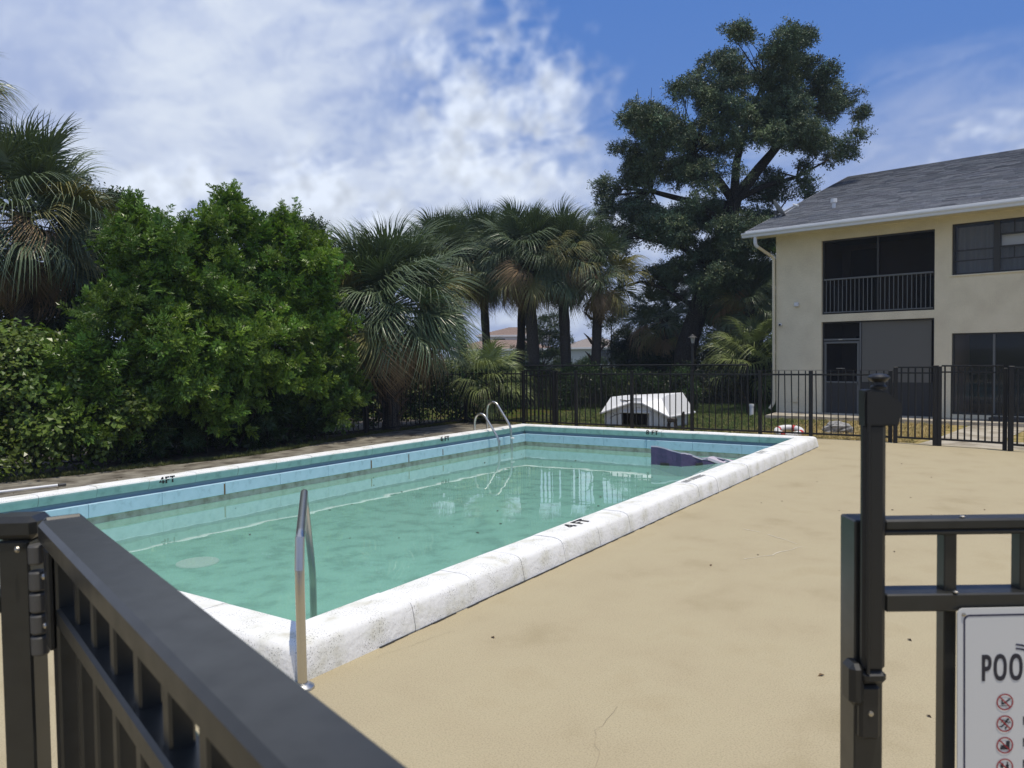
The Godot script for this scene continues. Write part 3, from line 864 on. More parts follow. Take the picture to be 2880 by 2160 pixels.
# ---------------------------------------------------------------- gateway in the foreground
func gateway() -> void:
	var mt: Material = M.fence_metal
	# gate swung open towards us
	var t := thing("open_gate", "black metal gate swung wide open in the left foreground", "gate", Vector3(-1.74, 0, -0.863), deg_to_rad(-17.76))
	obj("rail", boxm(Vector3(1.62, 0.05, 0.094), mt, 0.009), t, Vector3(0.80, 1.335, 0.004))
	obj("rail", boxm(Vector3(1.50, 0.042, 0.062), mt, 0.006), t, Vector3(0.80, 1.165, 0))
	obj("rail", boxm(Vector3(1.50, 0.042, 0.062), mt, 0.006), t, Vector3(0.80, 0.14, 0))
	obj("stile", boxm(Vector3(0.062, 1.26, 0.062), mt, 0.005), t, Vector3(0.035, 0.70, 0))
	obj("stile", boxm(Vector3(0.062, 1.26, 0.062), mt, 0.005), t, Vector3(1.57, 0.70, 0))
	for i in 9:
		obj("picket", boxm(Vector3(0.034, 1.2, 0.034), mt, 0.004), t, Vector3(0.20 + i * 0.158, 0.725, 0.0))
	obj("end_cap", boxm(Vector3(0.03, 0.056, 0.088), M.latch_black, 0.012), t, Vector3(-0.022, 1.335, 0))
	var hinge := obj("hinge_plate", boxm(Vector3(0.05, 0.21, 0.012), M.latch_black, 0.003), t, Vector3(0.03, 1.2, 0.038))
	for i in 5:
		var m := MB.new()
		m.lathe(Vector3(), [Vector2(0.0, -0.023), Vector2(0.0155, -0.021), Vector2(0.018, -0.017), Vector2(0.018, 0.017), Vector2(0.0155, 0.021), Vector2(0.0, 0.023)], 16)
		obj("knuckle", m.mesh(M.hinge_grey), hinge, Vector3(-0.060, 0.075 - i * 0.047 if i > 0 else 0.085, 0.012))
	for y in [0.045, -0.06]:
		var m := MB.new()
		m.lathe(Vector3(), [Vector2(0.007, 0.0), Vector2(0.006, 0.004), Vector2(0.0, 0.006)], 12)
		obj("screw", m.mesh(M.zinc), hinge, Vector3(-0.012, y, 0.007), Basis(Vector3.RIGHT, PI * 0.5))
	# fence to the left with the hinge post
	var dir := Vector3(-0.80, 0, 0.60)
	t = thing("near_fence", "near black fence panel with the hinge post at the left picture edge", "fence", Vector3(-1.865, 0, -0.83))
	var yaw := atan2(-dir.z, dir.x)
	post(t, t.position, 1.33, 0.066, mt, yaw, false)
	run(t, t.position + dir * 0.034, t.position + dir * 1.9, mt, {"rails": [[1.36, 0.045, 0.075, 0.01], [1.19, 0.042, 0.06, 0.005], [0.17, 0.042, 0.06, 0.005]], "gap": 0.155, "wide": 0.034, "high": 1.33, "low": 0.1})
	obj("post_top", boxm(Vector3(0.1, 0.05, 0.08), mt, 0.012), t, Vector3(0, 1.337, 0), Basis(Vector3.UP, yaw))
	var sc := MB.new()
	sc.lathe(Vector3(), [Vector2(0.008, 0.0), Vector2(0.007, 0.004), Vector2(0.0, 0.007)], 12)
	obj("screw", sc.mesh(M.zinc), t, Vector3(0.045, 1.295, 0.028), Basis(Vector3.RIGHT, PI * 0.5))
	# fence to the right with the latch
	t = thing("near_fence", "near black fence panel with a tall latch and white sign in the right foreground", "fence", Vector3(-0.236, 0, -1.70), deg_to_rad(33.61))
	obj("post", boxm(Vector3(0.058, 1.36, 0.07), mt, 0.003), t, Vector3(-0.032, 0.68, -0.045))
	obj("rail", boxm(Vector3(1.7, 0.022, 0.045), mt, 0.004), t, Vector3(0.848, 1.350, -0.030))
	obj("rail_lip", boxm(Vector3(1.7, 0.010, 0.038), mt, 0.003), t, Vector3(0.848, 1.3335, -0.028))
	obj("rail", boxm(Vector3(1.7, 0.036, 0.062), mt, 0.003), t, Vector3(0.848, 1.194, -0.032))
	obj("rail", boxm(Vector3(1.7, 0.036, 0.062), mt, 0.003), t, Vector3(0.848, 0.16, -0.032))
	for i in 10:
		obj("picket", boxm(Vector3(0.026, 1.3, 0.03), mt, 0.002), t, Vector3(0.137 + i * 0.153, 0.685, -0.034))
	for u in [[0.138, 1.207], [0.16, 1.355]]:
		obj("screw", boxm(Vector3(0.009, 0.005, 0.009), M.zinc, 0.002), t, Vector3(u[0], u[1] + 0.008 if u[1] < 1.3 else 1.363, -0.003 if u[1] < 1.3 else -0.02))
	# latch: pull knob, hooded head, long tube, lower bracket
	var l := MB.new()
	l.box(Vector3(-0.0315, 1.31, 0.004), Vector3(0.046, 0.50, 0.028), 0.01)
	var latch := obj("latch", l.mesh(M.latch_black), t)
	l = MB.new()
	l.tube([Vector3(-0.046, 1.06, 0.018), Vector3(-0.046, 1.56, 0.018)], [0.004, 0.004], 8)
	obj("latch_rib", l.mesh(M.latch_black), latch)
	l = MB.new()
	l.lathe(Vector3(-0.021, 1.622, 0.004), [Vector2(0.0, 0.0), Vector2(0.015, 0.002), Vector2(0.0155, 0.007), Vector2(0.012, 0.010), Vector2(0.0115, 0.016), Vector2(0.016, 0.0195), Vector2(0.0205, 0.0235), Vector2(0.0205, 0.0265), Vector2(0.014, 0.031), Vector2(0.0, 0.033)], 28)
	obj("pull_knob", l.mesh(M.latch_black), latch)
	l = MB.new()
	# hood: body whose top slopes down to a rounded nose on the right
	var pts := PackedVector2Array()
	for q in [[-0.054, 1.552], [0.012, 1.552], [0.019, 1.575], [0.0205, 1.590], [0.017, 1.598], [0.006, 1.606], [-0.008, 1.616], [-0.022, 1.622], [-0.042, 1.624], [-0.054, 1.622]]:
		pts.append(Vector2(q[0], q[1]))
	l.prism(pts, -0.010, 0.016)
	var small := PackedVector2Array()
	for q in pts:
		small.append(Vector2(lerpf(-0.022, q.x, 0.9), lerpf(1.588, q.y, 0.9)))
	l.prism(small, 0.016, 0.021)
	obj("latch_head", l.mesh(M.latch_black), latch)
	l = MB.new()
	l.box(Vector3(-0.066, 1.035, -0.005), Vector3(0.030, 0.085, 0.05), 0.01)
	l.box(Vector3(-0.033, 1.05, 0.004), Vector3(0.052, 0.026, 0.030), 0.008)
	l.box(Vector3(-0.036, 0.975, -0.005), Vector3(0.042, 0.11, 0.026), 0.006)
	var br := obj("latch_bracket", l.mesh(M.latch_black), latch)
	l = MB.new()
	l.lathe(Vector3(), [Vector2(0.0055, 0.0), Vector2(0.005, 0.003), Vector2(0.0, 0.004)], 14)
	obj("screw", l.mesh(M.zinc), br, Vector3(-0.036, 0.975, 0.008), Basis(Vector3.RIGHT, PI * 0.5))
	sign_board(t.transform)

func rounded_rect(x0: float, y0: float, x1: float, y1: float, r: float) -> PackedVector2Array:
	var p := PackedVector2Array()
	for k in [[x1 - r, y1 - r, 0.0], [x0 + r, y1 - r, 0.25], [x0 + r, y0 + r, 0.5], [x1 - r, y0 + r, 0.75]]:
		for i in 7:
			var a: float = TAU * (k[2] + 0.25 * i / 6.0)
			p.append(Vector2(k[0] + r * cos(a), k[1] + r * sin(a)))
	return p

func ring(m: MB, at: Vector2, r0: float, r1: float, z: float, n := 32) -> void:
	for i in n:
		var a := TAU * i / n
		var b := TAU * (i + 1) / n
		m.quad_out(Vector3(at.x + r0 * cos(a), at.y + r0 * sin(a), z), Vector3(at.x + r1 * cos(a), at.y + r1 * sin(a), z), Vector3(at.x + r1 * cos(b), at.y + r1 * sin(b), z), Vector3(at.x + r0 * cos(b), at.y + r0 * sin(b), z), Vector3(0, 0, 1))

func stroke(m: MB, p: Array, w: float, z: float) -> void:
	for i in p.size() - 1:
		var a := Vector2(p[i][0], p[i][1])
		var b := Vector2(p[i + 1][0], p[i + 1][1])
		var d := (b - a).normalized() * w * 0.4
		var s := Vector2(-d.y, d.x).normalized() * w * 0.5
		var q := [a - d - s, b + d - s, b + d + s, a - d + s]
		m.quad_out(Vector3(q[0].x, q[0].y, z), Vector3(q[1].x, q[1].y, z), Vector3(q[2].x, q[2].y, z), Vector3(q[3].x, q[3].y, z), Vector3(0, 0, 1))

func sign_board(xf: Transform3D) -> void:
	var t := thing("pool_rules_sign", "white pool rules sign with navy border hung on the right foreground fence", "sign")
	t.transform = xf * Transform3D(Basis(Vector3.BACK, 0.008), Vector3(0, 0, 0.006))
	var m := MB.new()
	m.prism(rounded_rect(0.145, 0.58, 0.60, 1.184, 0.013), 0.0, 0.003)
	obj("panel", m.mesh(M.sign_white), t)
	m = MB.new()
	var a := rounded_rect(0.1565, 0.592, 0.5885, 1.1715, 0.012)
	var b := rounded_rect(0.1600, 0.5955, 0.585, 1.168, 0.009)
	for i in a.size():
		var j := (i + 1) % a.size()
		m.quad_out(Vector3(a[i].x, a[i].y, 0.0036), Vector3(a[j].x, a[j].y, 0.0036), Vector3(b[j].x, b[j].y, 0.0036), Vector3(b[i].x, b[i].y, 0.0036), Vector3(0, 0, 1))
	obj("border", m.mesh(M.sign_navy), t)
	m = MB.new()
	for y in [1.106, 1.098]:
		var p := []
		for i in 21:
			p.append([0.262 + i * 0.011, y + 0.0035 * cos(i * 1.05)])
		stroke(m, p, 0.0034, 0.0036)
	obj("wave_emblem", m.mesh(M.sign_navy), t)
	obj("heading", text("POOL", 0.053, M.sign_ink, 0.0006, true), t, Vector3(0.1895, 1.0185, 0.0036), Basis().scaled(Vector3(0.56, 1.0, 1.0)))
	var ys := [0.994, 0.950, 0.906, 0.862]
	var ink := MB.new()
	for k in 4:
		var c := Vector2(0.239, ys[k])
		m = MB.new()
		ring(m, c, 0.0143, 0.0168, 0.0042)
		stroke(m, [[c.x - 0.0105, c.y + 0.0105], [c.x + 0.0105, c.y - 0.0105]], 0.0026, 0.0044)
		obj("prohibition_ring", m.mesh(M.sign_red), t)
		ink = MB.new()
		var z := 0.0038
		if k == 0:      # diver over water
			stroke(ink, [[c.x + 0.010, c.y + 0.006], [c.x, c.y - 0.002], [c.x - 0.006, c.y - 0.004]], 0.0028, z)
			stroke(ink, [[c.x - 0.006, c.y + 0.003], [c.x - 0.004, c.y - 0.004]], 0.0025, z)
			for w in 6:
				stroke(ink, [[c.x - 0.010 + w * 0.0034, c.y - 0.0085], [c.x - 0.0085 + w * 0.0034, c.y - 0.0072]], 0.0014, z)
		elif k == 1:    # runner
			ring(ink, c + Vector2(0.0065, 0.0085), 0.0, 0.0024, z, 14)
			stroke(ink, [[c.x + 0.004, c.y + 0.006], [c.x - 0.001, c.y - 0.001]], 0.0036, z)
			stroke(ink, [[c.x - 0.001, c.y - 0.001], [c.x - 0.006, c.y - 0.006], [c.x - 0.0105, c.y - 0.006]], 0.0024, z)
			stroke(ink, [[c.x - 0.001, c.y - 0.001], [c.x + 0.005, c.y - 0.004], [c.x + 0.001, c.y - 0.0105]], 0.0024, z)
			stroke(ink, [[c.x + 0.003, c.y + 0.005], [c.x - 0.004, c.y + 0.007], [c.x - 0.007, c.y + 0.003]], 0.002, z)
			stroke(ink, [[c.x + 0.004, c.y + 0.004], [c.x + 0.007, c.y + 0.001], [c.x + 0.0105, c.y + 0.003]], 0.002, z)
		elif k == 2:    # food and drink
			stroke(ink, [[c.x - 0.007, c.y - 0.006], [c.x + 0.001, c.y - 0.006]], 0.0055, z)
			stroke(ink, [[c.x - 0.006, c.y - 0.002], [c.x, c.y - 0.001]], 0.004, z)
			stroke(ink, [[c.x + 0.006, c.y - 0.006], [c.x + 0.0065, c.y + 0.005]], 0.0075, z)
			stroke(ink, [[c.x + 0.006, c.y + 0.006], [c.x + 0.008, c.y + 0.0105]], 0.0012, z)
		else:           # bottle and glass
			stroke(ink, [[c.x + 0.005, c.y - 0.007], [c.x + 0.0052, c.y + 0.002]], 0.006, z)
			stroke(ink, [[c.x + 0.0053, c.y + 0.002], [c.x + 0.0055, c.y + 0.009]], 0.0025, z)
			stroke(ink, [[c.x - 0.0055, c.y + 0.001], [c.x - 0.0055, c.y + 0.005]], 0.006, z)
			stroke(ink, [[c.x - 0.0055, c.y - 0.007], [c.x - 0.0055, c.y + 0.001]], 0.0013, z)
			stroke(ink, [[c.x - 0.0085, c.y - 0.008], [c.x - 0.0025, c.y - 0.008]], 0.0013, z)
		obj("pictogram", ink.mesh(M.sign_ink), t)
		if k > 0:
			obj("rule_text", text("NO", 0.017, M.sign_ink, 0.0006, true), t, Vector3(0.2745, ys[k] - 0.0095, 0.0036), Basis().scaled(Vector3(0.6, 1.0, 1.0)))
	m = MB.new()
	m.lathe(Vector3(), [Vector2(0.004, 0.0), Vector2(0.0035, 0.002), Vector2(0.0, 0.003)], 12)
	obj("screw", m.mesh(M.zinc), t, Vector3(0.157, 1.172, 0.0036), Basis(Vector3.RIGHT, PI * 0.5))

# leaf masses of the oak: centre, set back, radius, density
const OAK := [
	[-6.77, 12.44, -28.42, 1.49, 0.67], [-6.35, 11.38, -28.65, 0.15, 0.82], [-5.26, 10.55, -29.34, 1.51, 0.67], [-4.82, 10.13, -29.61, 0.69, 0.34], [-5.94, 10.72, -28.89, 0.63, 0.82], [-7.3, 11.15, -28.01, -0.91, 1.12],
	[-8.39, 11.73, -27.31, 1.52, 0.86], [-8.93, 11.9, -26.95, -1.58, 0.52], [-9.6, 11.1, -26.47, -0.79, 0.45], [-9.19, 10.45, -26.72, -0.21, 0.82], [-11.08, 9.99, -25.44, 0.89, 0.71], [-11.69, 9.43, -25.01, -0.97, 0.45],
	[-10.74, 9.25, -25.64, 1.16, 0.67], [-10.13, 9.65, -26.06, 1.55, 0.67], [-7.83, 9.94, -27.6, -1.08, 1.12], [-6.88, 9.6, -28.22, 0.31, 0.75], [-6.05, 8.45, -28.72, -1.57, 0.6], [-6.73, 8.62, -28.27, -0.36, 0.75],
	[-7.41, 8.79, -27.83, -1.46, 0.67], [-9.58, 8.66, -26.38, 1.46, 1.05], [-10.79, 7.71, -25.53, -0.2, 0.97], [-11.94, 7.56, -24.76, 1.44, 0.6], [-12.2, 6.75, -24.55, 0.92, 0.49], [-11.32, 6.58, -25.13, 1.17, 1.05],
	[-9.84, 7.2, -26.15, -1.05, 0.9], [-8.62, 7.43, -26.97, -1.36, 0.45, 0.45], [-7.53, 7.33, -27.68, 0.32, 0.71], [-6.89, 7.04, -28.1, -1.06, 0.41], [-9.28, 6.06, -26.46, 0.75, 1.12], [-10.5, 5.59, -25.63, -0.29, 1.12],
	[-8.27, 6.04, -27.14, 0.09, 0.9], [-11.65, 5.77, -24.88, 1.4, 0.6], [-9.61, 4.76, -26.19, 0.07, 1.05], [-8.6, 5.07, -26.88, -1.25, 0.97], [-7.85, 5.3, -27.38, -1.09, 0.6], [-10.62, 4.53, -25.5, 0.14, 0.75],
	[-7.04, 12.93, -28.25, 0.08, 0.34], [-6.47, 12.84, -28.63, 0.44, 0.3], [-9.87, 10.62, -26.28, -0.32, 0.3], [-5.71, 8.52, -28.94, 0.48, 0.34], [-6.59, 7.97, -28.34, -0.33, 0.3], [-11.36, 10.24, -25.27, 0.4, 0.3],
	[-8.18, 4.25, -27.12, 0.86, 0.82], [-9.13, 3.86, -26.47, -1.03, 0.82],
	[-9.59, 9.80, -26.42, -1.25, 0.71, 0.7],
	[-9.31, 9.31, -26.59, -1.25, 0.67, 0.7],
	[-8.64, 9.62, -27.05, -1.25, 0.75, 0.7],
	[-10.20, 10.22, -26.03, -1.25, 0.60, 0.7],
	[-11.34, 8.85, -25.22, -1.25, 0.82, 0.7],
	[-11.13, 8.20, -25.33, 0.00, 0.90, 0.7],
	[-11.68, 8.37, -24.97, 0.00, 0.60, 0.7],
	[-8.77, 8.65, -26.92, -1.25, 0.67, 0.7],
	[-8.09, 8.97, -27.38, -1.25, 0.67, 0.7],
	[-10.53, 8.68, -25.75, -1.25, 0.75, 0.7],
	[-12.33, 6.10, -24.44, 0.00, 0.52, 0.7],
	[-11.15, 9.66, -25.38, 0.00, 0.60, 0.7]]

# leaf masses of the hedge shrubs and the trees behind: centre, radii; shoots: foot, height
const HEDGE_A := [
	[Vector3(-12.14, 3.29, -7.38), Vector3(0.36, 0.37, 0.38)], [Vector3(-12.64, 3.21, -8.14), Vector3(0.47, 0.48, 0.49)], [Vector3(-12.39, 2.73, -7.64), Vector3(0.47, 0.48, 0.49)], [Vector3(-12.61, 2.72, -8.38), Vector3(0.44, 0.45, 0.46)],
	[Vector3(-12.70, 2.79, -7.36), Vector3(0.30, 0.30, 0.31)], [Vector3(-12.50, 3.29, -8.54), Vector3(0.29, 0.29, 0.30)], [Vector3(-12.42, 3.79, -7.47), Vector3(0.19, 0.19, 0.20)], [Vector3(-12.18, 3.62, -7.73), Vector3(0.23, 0.23, 0.24)],
	[Vector3(-12.19, 2.35, -6.96), Vector3(0.34, 0.35, 0.36)], [Vector3(-12.44, 2.26, -7.79), Vector3(0.45, 0.46, 0.48)], [Vector3(-12.58, 2.22, -8.56), Vector3(0.45, 0.46, 0.47)]]
const HEDGE_AS := [
	[Vector3(-12.43, 3.62, -7.57), 0.59], [Vector3(-12.42, 3.90, -7.46), 0.56], [Vector3(-12.48, 3.53, -8.46), 0.69], [Vector3(-12.45, 3.77, -7.84), 0.30], [Vector3(-12.47, 3.56, -8.11), 0.43]]
const HEDGE_B := [
	[Vector3(-12.53, 3.60, -9.08), Vector3(0.41, 0.41, 0.43)], [Vector3(-12.27, 4.00, -9.13), Vector3(0.27, 0.28, 0.29)], [Vector3(-12.08, 3.08, -8.67), Vector3(0.47, 0.48, 0.50)], [Vector3(-12.19, 3.34, -9.44), Vector3(0.45, 0.46, 0.47)],
	[Vector3(-12.58, 2.70, -9.32), Vector3(0.57, 0.58, 0.60)], [Vector3(-12.16, 2.52, -8.50), Vector3(0.44, 0.45, 0.46)], [Vector3(-12.32, 4.37, -9.19), Vector3(0.17, 0.17, 0.18)], [Vector3(-12.57, 3.88, -9.83), Vector3(0.26, 0.27, 0.27)],
	[Vector3(-12.06, 3.89, -8.61), Vector3(0.19, 0.19, 0.20)], [Vector3(-12.34, 3.06, -9.95), Vector3(0.41, 0.42, 0.43)], [Vector3(-12.57, 2.44, -9.78), Vector3(0.51, 0.52, 0.54)], [Vector3(-12.17, 2.02, -8.77), Vector3(0.45, 0.46, 0.47)]]
const HEDGE_BS := [
	[Vector3(-12.35, 4.25, -9.20), 0.56], [Vector3(-12.34, 4.33, -9.31), 0.36], [Vector3(-12.35, 4.02, -8.92), 0.45], [Vector3(-12.32, 3.90, -9.63), 0.60], [Vector3(-12.33, 4.01, -9.40), 0.40],
	[Vector3(-12.28, 3.67, -9.97), 0.67], [Vector3(-12.30, 3.78, -9.78), 0.41], [Vector3(-12.35, 3.74, -8.74), 0.32]]
const HEDGE_C := [
	[Vector3(-12.31, 3.64, -10.38), Vector3(0.38, 0.39, 0.40)], [Vector3(-12.46, 3.77, -10.89), Vector3(0.35, 0.35, 0.36)], [Vector3(-12.01, 3.22, -10.64), Vector3(0.48, 0.49, 0.50)], [Vector3(-12.28, 2.94, -10.42), Vector3(0.56, 0.57, 0.59)],
	[Vector3(-12.31, 2.69, -11.08), Vector3(0.44, 0.44, 0.46)], [Vector3(-12.40, 2.45, -10.15), Vector3(0.56, 0.57, 0.58)], [Vector3(-12.19, 2.18, -10.72), Vector3(0.51, 0.52, 0.54)], [Vector3(-11.97, 2.10, -11.04), Vector3(0.36, 0.37, 0.38)],
	[Vector3(-12.29, 3.97, -10.28), Vector3(0.21, 0.21, 0.22)], [Vector3(-12.19, 4.13, -10.51), Vector3(0.20, 0.20, 0.21)]]
const HEDGE_CS := [
	[Vector3(-12.29, 3.91, -10.30), 0.63], [Vector3(-12.25, 3.94, -10.64), 0.53], [Vector3(-12.27, 3.85, -10.44), 0.42], [Vector3(-12.21, 3.67, -10.83), 0.50], [Vector3(-12.18, 3.26, -10.98), 0.65]]
const HEDGE_LW := [
	[Vector3(-11.93, 1.76, -8.52), Vector3(0.44, 0.44, 0.46)], [Vector3(-11.83, 1.86, -7.77), Vector3(0.41, 0.42, 0.43)], [Vector3(-12.09, 2.01, -7.50), Vector3(0.35, 0.36, 0.37)], [Vector3(-12.07, 1.23, -9.36), Vector3(0.36, 0.37, 0.38)],
	[Vector3(-11.77, 1.69, -9.78), Vector3(0.47, 0.48, 0.49)], [Vector3(-11.84, 1.40, -10.44), Vector3(0.38, 0.39, 0.40)], [Vector3(-11.79, 1.04, -8.12), Vector3(0.33, 0.34, 0.35)], [Vector3(-11.90, 0.75, -8.83), Vector3(0.29, 0.29, 0.30)],
	[Vector3(-11.84, 1.76, -9.12), Vector3(0.39, 0.39, 0.40)], [Vector3(-11.99, 1.30, -7.67), Vector3(0.30, 0.30, 0.31)]]
const HEDGE_R := [
	[Vector3(-11.84, 1.74, -11.09), Vector3(0.36, 0.37, 0.38)], [Vector3(-11.83, 1.16, -11.40), Vector3(0.33, 0.33, 0.34)], [Vector3(-12.07, 0.81, -10.90), Vector3(0.32, 0.33, 0.34)], [Vector3(-11.84, 0.66, -11.15), Vector3(0.29, 0.29, 0.30)],
	[Vector3(-12.00, 0.76, -11.86), Vector3(0.27, 0.28, 0.28)]]
const HEDGE_T1 := [
	[Vector3(-17.09, 5.34, -8.62), Vector3(0.36, 0.37, 0.38)], [Vector3(-17.85, 4.82, -9.17), Vector3(0.55, 0.56, 0.58)], [Vector3(-16.72, 4.87, -9.31), Vector3(0.46, 0.47, 0.48)], [Vector3(-16.43, 4.56, -9.49), Vector3(0.37, 0.38, 0.39)],
	[Vector3(-17.31, 4.16, -9.29), Vector3(0.67, 0.68, 0.70)], [Vector3(-17.77, 3.99, -8.76), Vector3(0.46, 0.47, 0.49)], [Vector3(-16.44, 3.64, -9.42), Vector3(0.57, 0.59, 0.60)], [Vector3(-16.58, 2.92, -8.50), Vector3(0.66, 0.68, 0.70)],
	[Vector3(-16.95, 5.83, -8.56), Vector3(0.10, 0.11, 0.11)], [Vector3(-17.16, 3.70, -9.51), Vector3(0.63, 0.64, 0.66)]]
const HEDGE_T2 := [
	[Vector3(-17.26, 2.77, -7.84), Vector3(0.51, 0.52, 0.54)], [Vector3(-17.72, 2.35, -7.76), Vector3(0.44, 0.45, 0.46)], [Vector3(-17.43, 2.57, -8.33), Vector3(0.53, 0.54, 0.55)], [Vector3(-17.47, 3.30, -7.95), Vector3(0.16, 0.17, 0.17)],
	[Vector3(-15.65, 2.30, -8.21), Vector3(0.42, 0.43, 0.44)], [Vector3(-16.37, 2.10, -8.08), Vector3(0.43, 0.44, 0.45)]]
const HEDGE_T3 := [
	[Vector3(-13.49, 4.19, -11.92), Vector3(0.35, 0.36, 0.37)], [Vector3(-12.95, 3.83, -11.83), Vector3(0.35, 0.35, 0.36)], [Vector3(-13.62, 4.48, -12.30), Vector3(0.22, 0.23, 0.24)], [Vector3(-13.39, 3.35, -12.38), Vector3(0.36, 0.37, 0.38)]]

# ---------------------------------------------------------------- building
# wall in the xy plane between z0 and z1 with rectangular holes [x0, y0, x1, y1]
func wall_with_holes(m: MB, x0: float, y0: float, x1: float, y1: float, holes: Array, z0: float, z1: float) -> void:
	var xs := [x0, x1]
	var ys := [y0, y1]
	for h in holes:
		xs.append(h[0]); xs.append(h[2]); ys.append(h[1]); ys.append(h[3])
	xs.sort(); ys.sort()
	for i in xs.size() - 1:
		for j in ys.size() - 1:
			var a: float = xs[i]; var b: float = xs[i + 1]; var c: float = ys[j]; var d: float = ys[j + 1]
			if b - a < 0.001 or d - c < 0.001:
				continue
			var cx := (a + b) * 0.5
			var cy := (c + d) * 0.5
			var open := false
			for h in holes:
				open = open or (cx > h[0] and cx < h[2] and cy > h[1] and cy < h[3])
			if open:
				continue
			m.quad_out(Vector3(a, c, z1), Vector3(b, c, z1), Vector3(b, d, z1), Vector3(a, d, z1), Vector3(0, 0, 1))
			m.quad_out(Vector3(a, c, z0), Vector3(b, c, z0), Vector3(b, d, z0), Vector3(a, d, z0), Vector3(0, 0, -1))
	for h in holes:
		m.quad_out(Vector3(h[0], h[1], z0), Vector3(h[0], h[3], z0), Vector3(h[0], h[3], z1), Vector3(h[0], h[1], z1), Vector3(1, 0, 0))
		m.quad_out(Vector3(h[2], h[1], z0), Vector3(h[2], h[3], z0), Vector3(h[2], h[3], z1), Vector3(h[2], h[1], z1), Vector3(-1, 0, 0))
		m.quad_out(Vector3(h[0], h[1], z0), Vector3(h[2], h[1], z0), Vector3(h[2], h[1], z1), Vector3(h[0], h[1], z1), Vector3.UP)
		m.quad_out(Vector3(h[0], h[3], z0), Vector3(h[2], h[3], z0), Vector3(h[2], h[3], z1), Vector3(h[0], h[3], z1), Vector3.DOWN)
	for e in [[x0, -1.0], [x1, 1.0]]:
		m.quad_out(Vector3(e[0], y0, z0), Vector3(e[0], y1, z0), Vector3(e[0], y1, z1), Vector3(e[0], y0, z1), Vector3(e[1], 0, 0))

func bx(called: String, t: Node, x0: float, y0: float, z0: float, x1: float, y1: float, z1: float, mt: Material, r := 0.0) -> MeshInstance3D:
	return obj(called, boxm(Vector3(x1 - x0, y1 - y0, z1 - z0), mt, r), t, Vector3(x0 + x1, y0 + y1, z0 + z1) * 0.5)

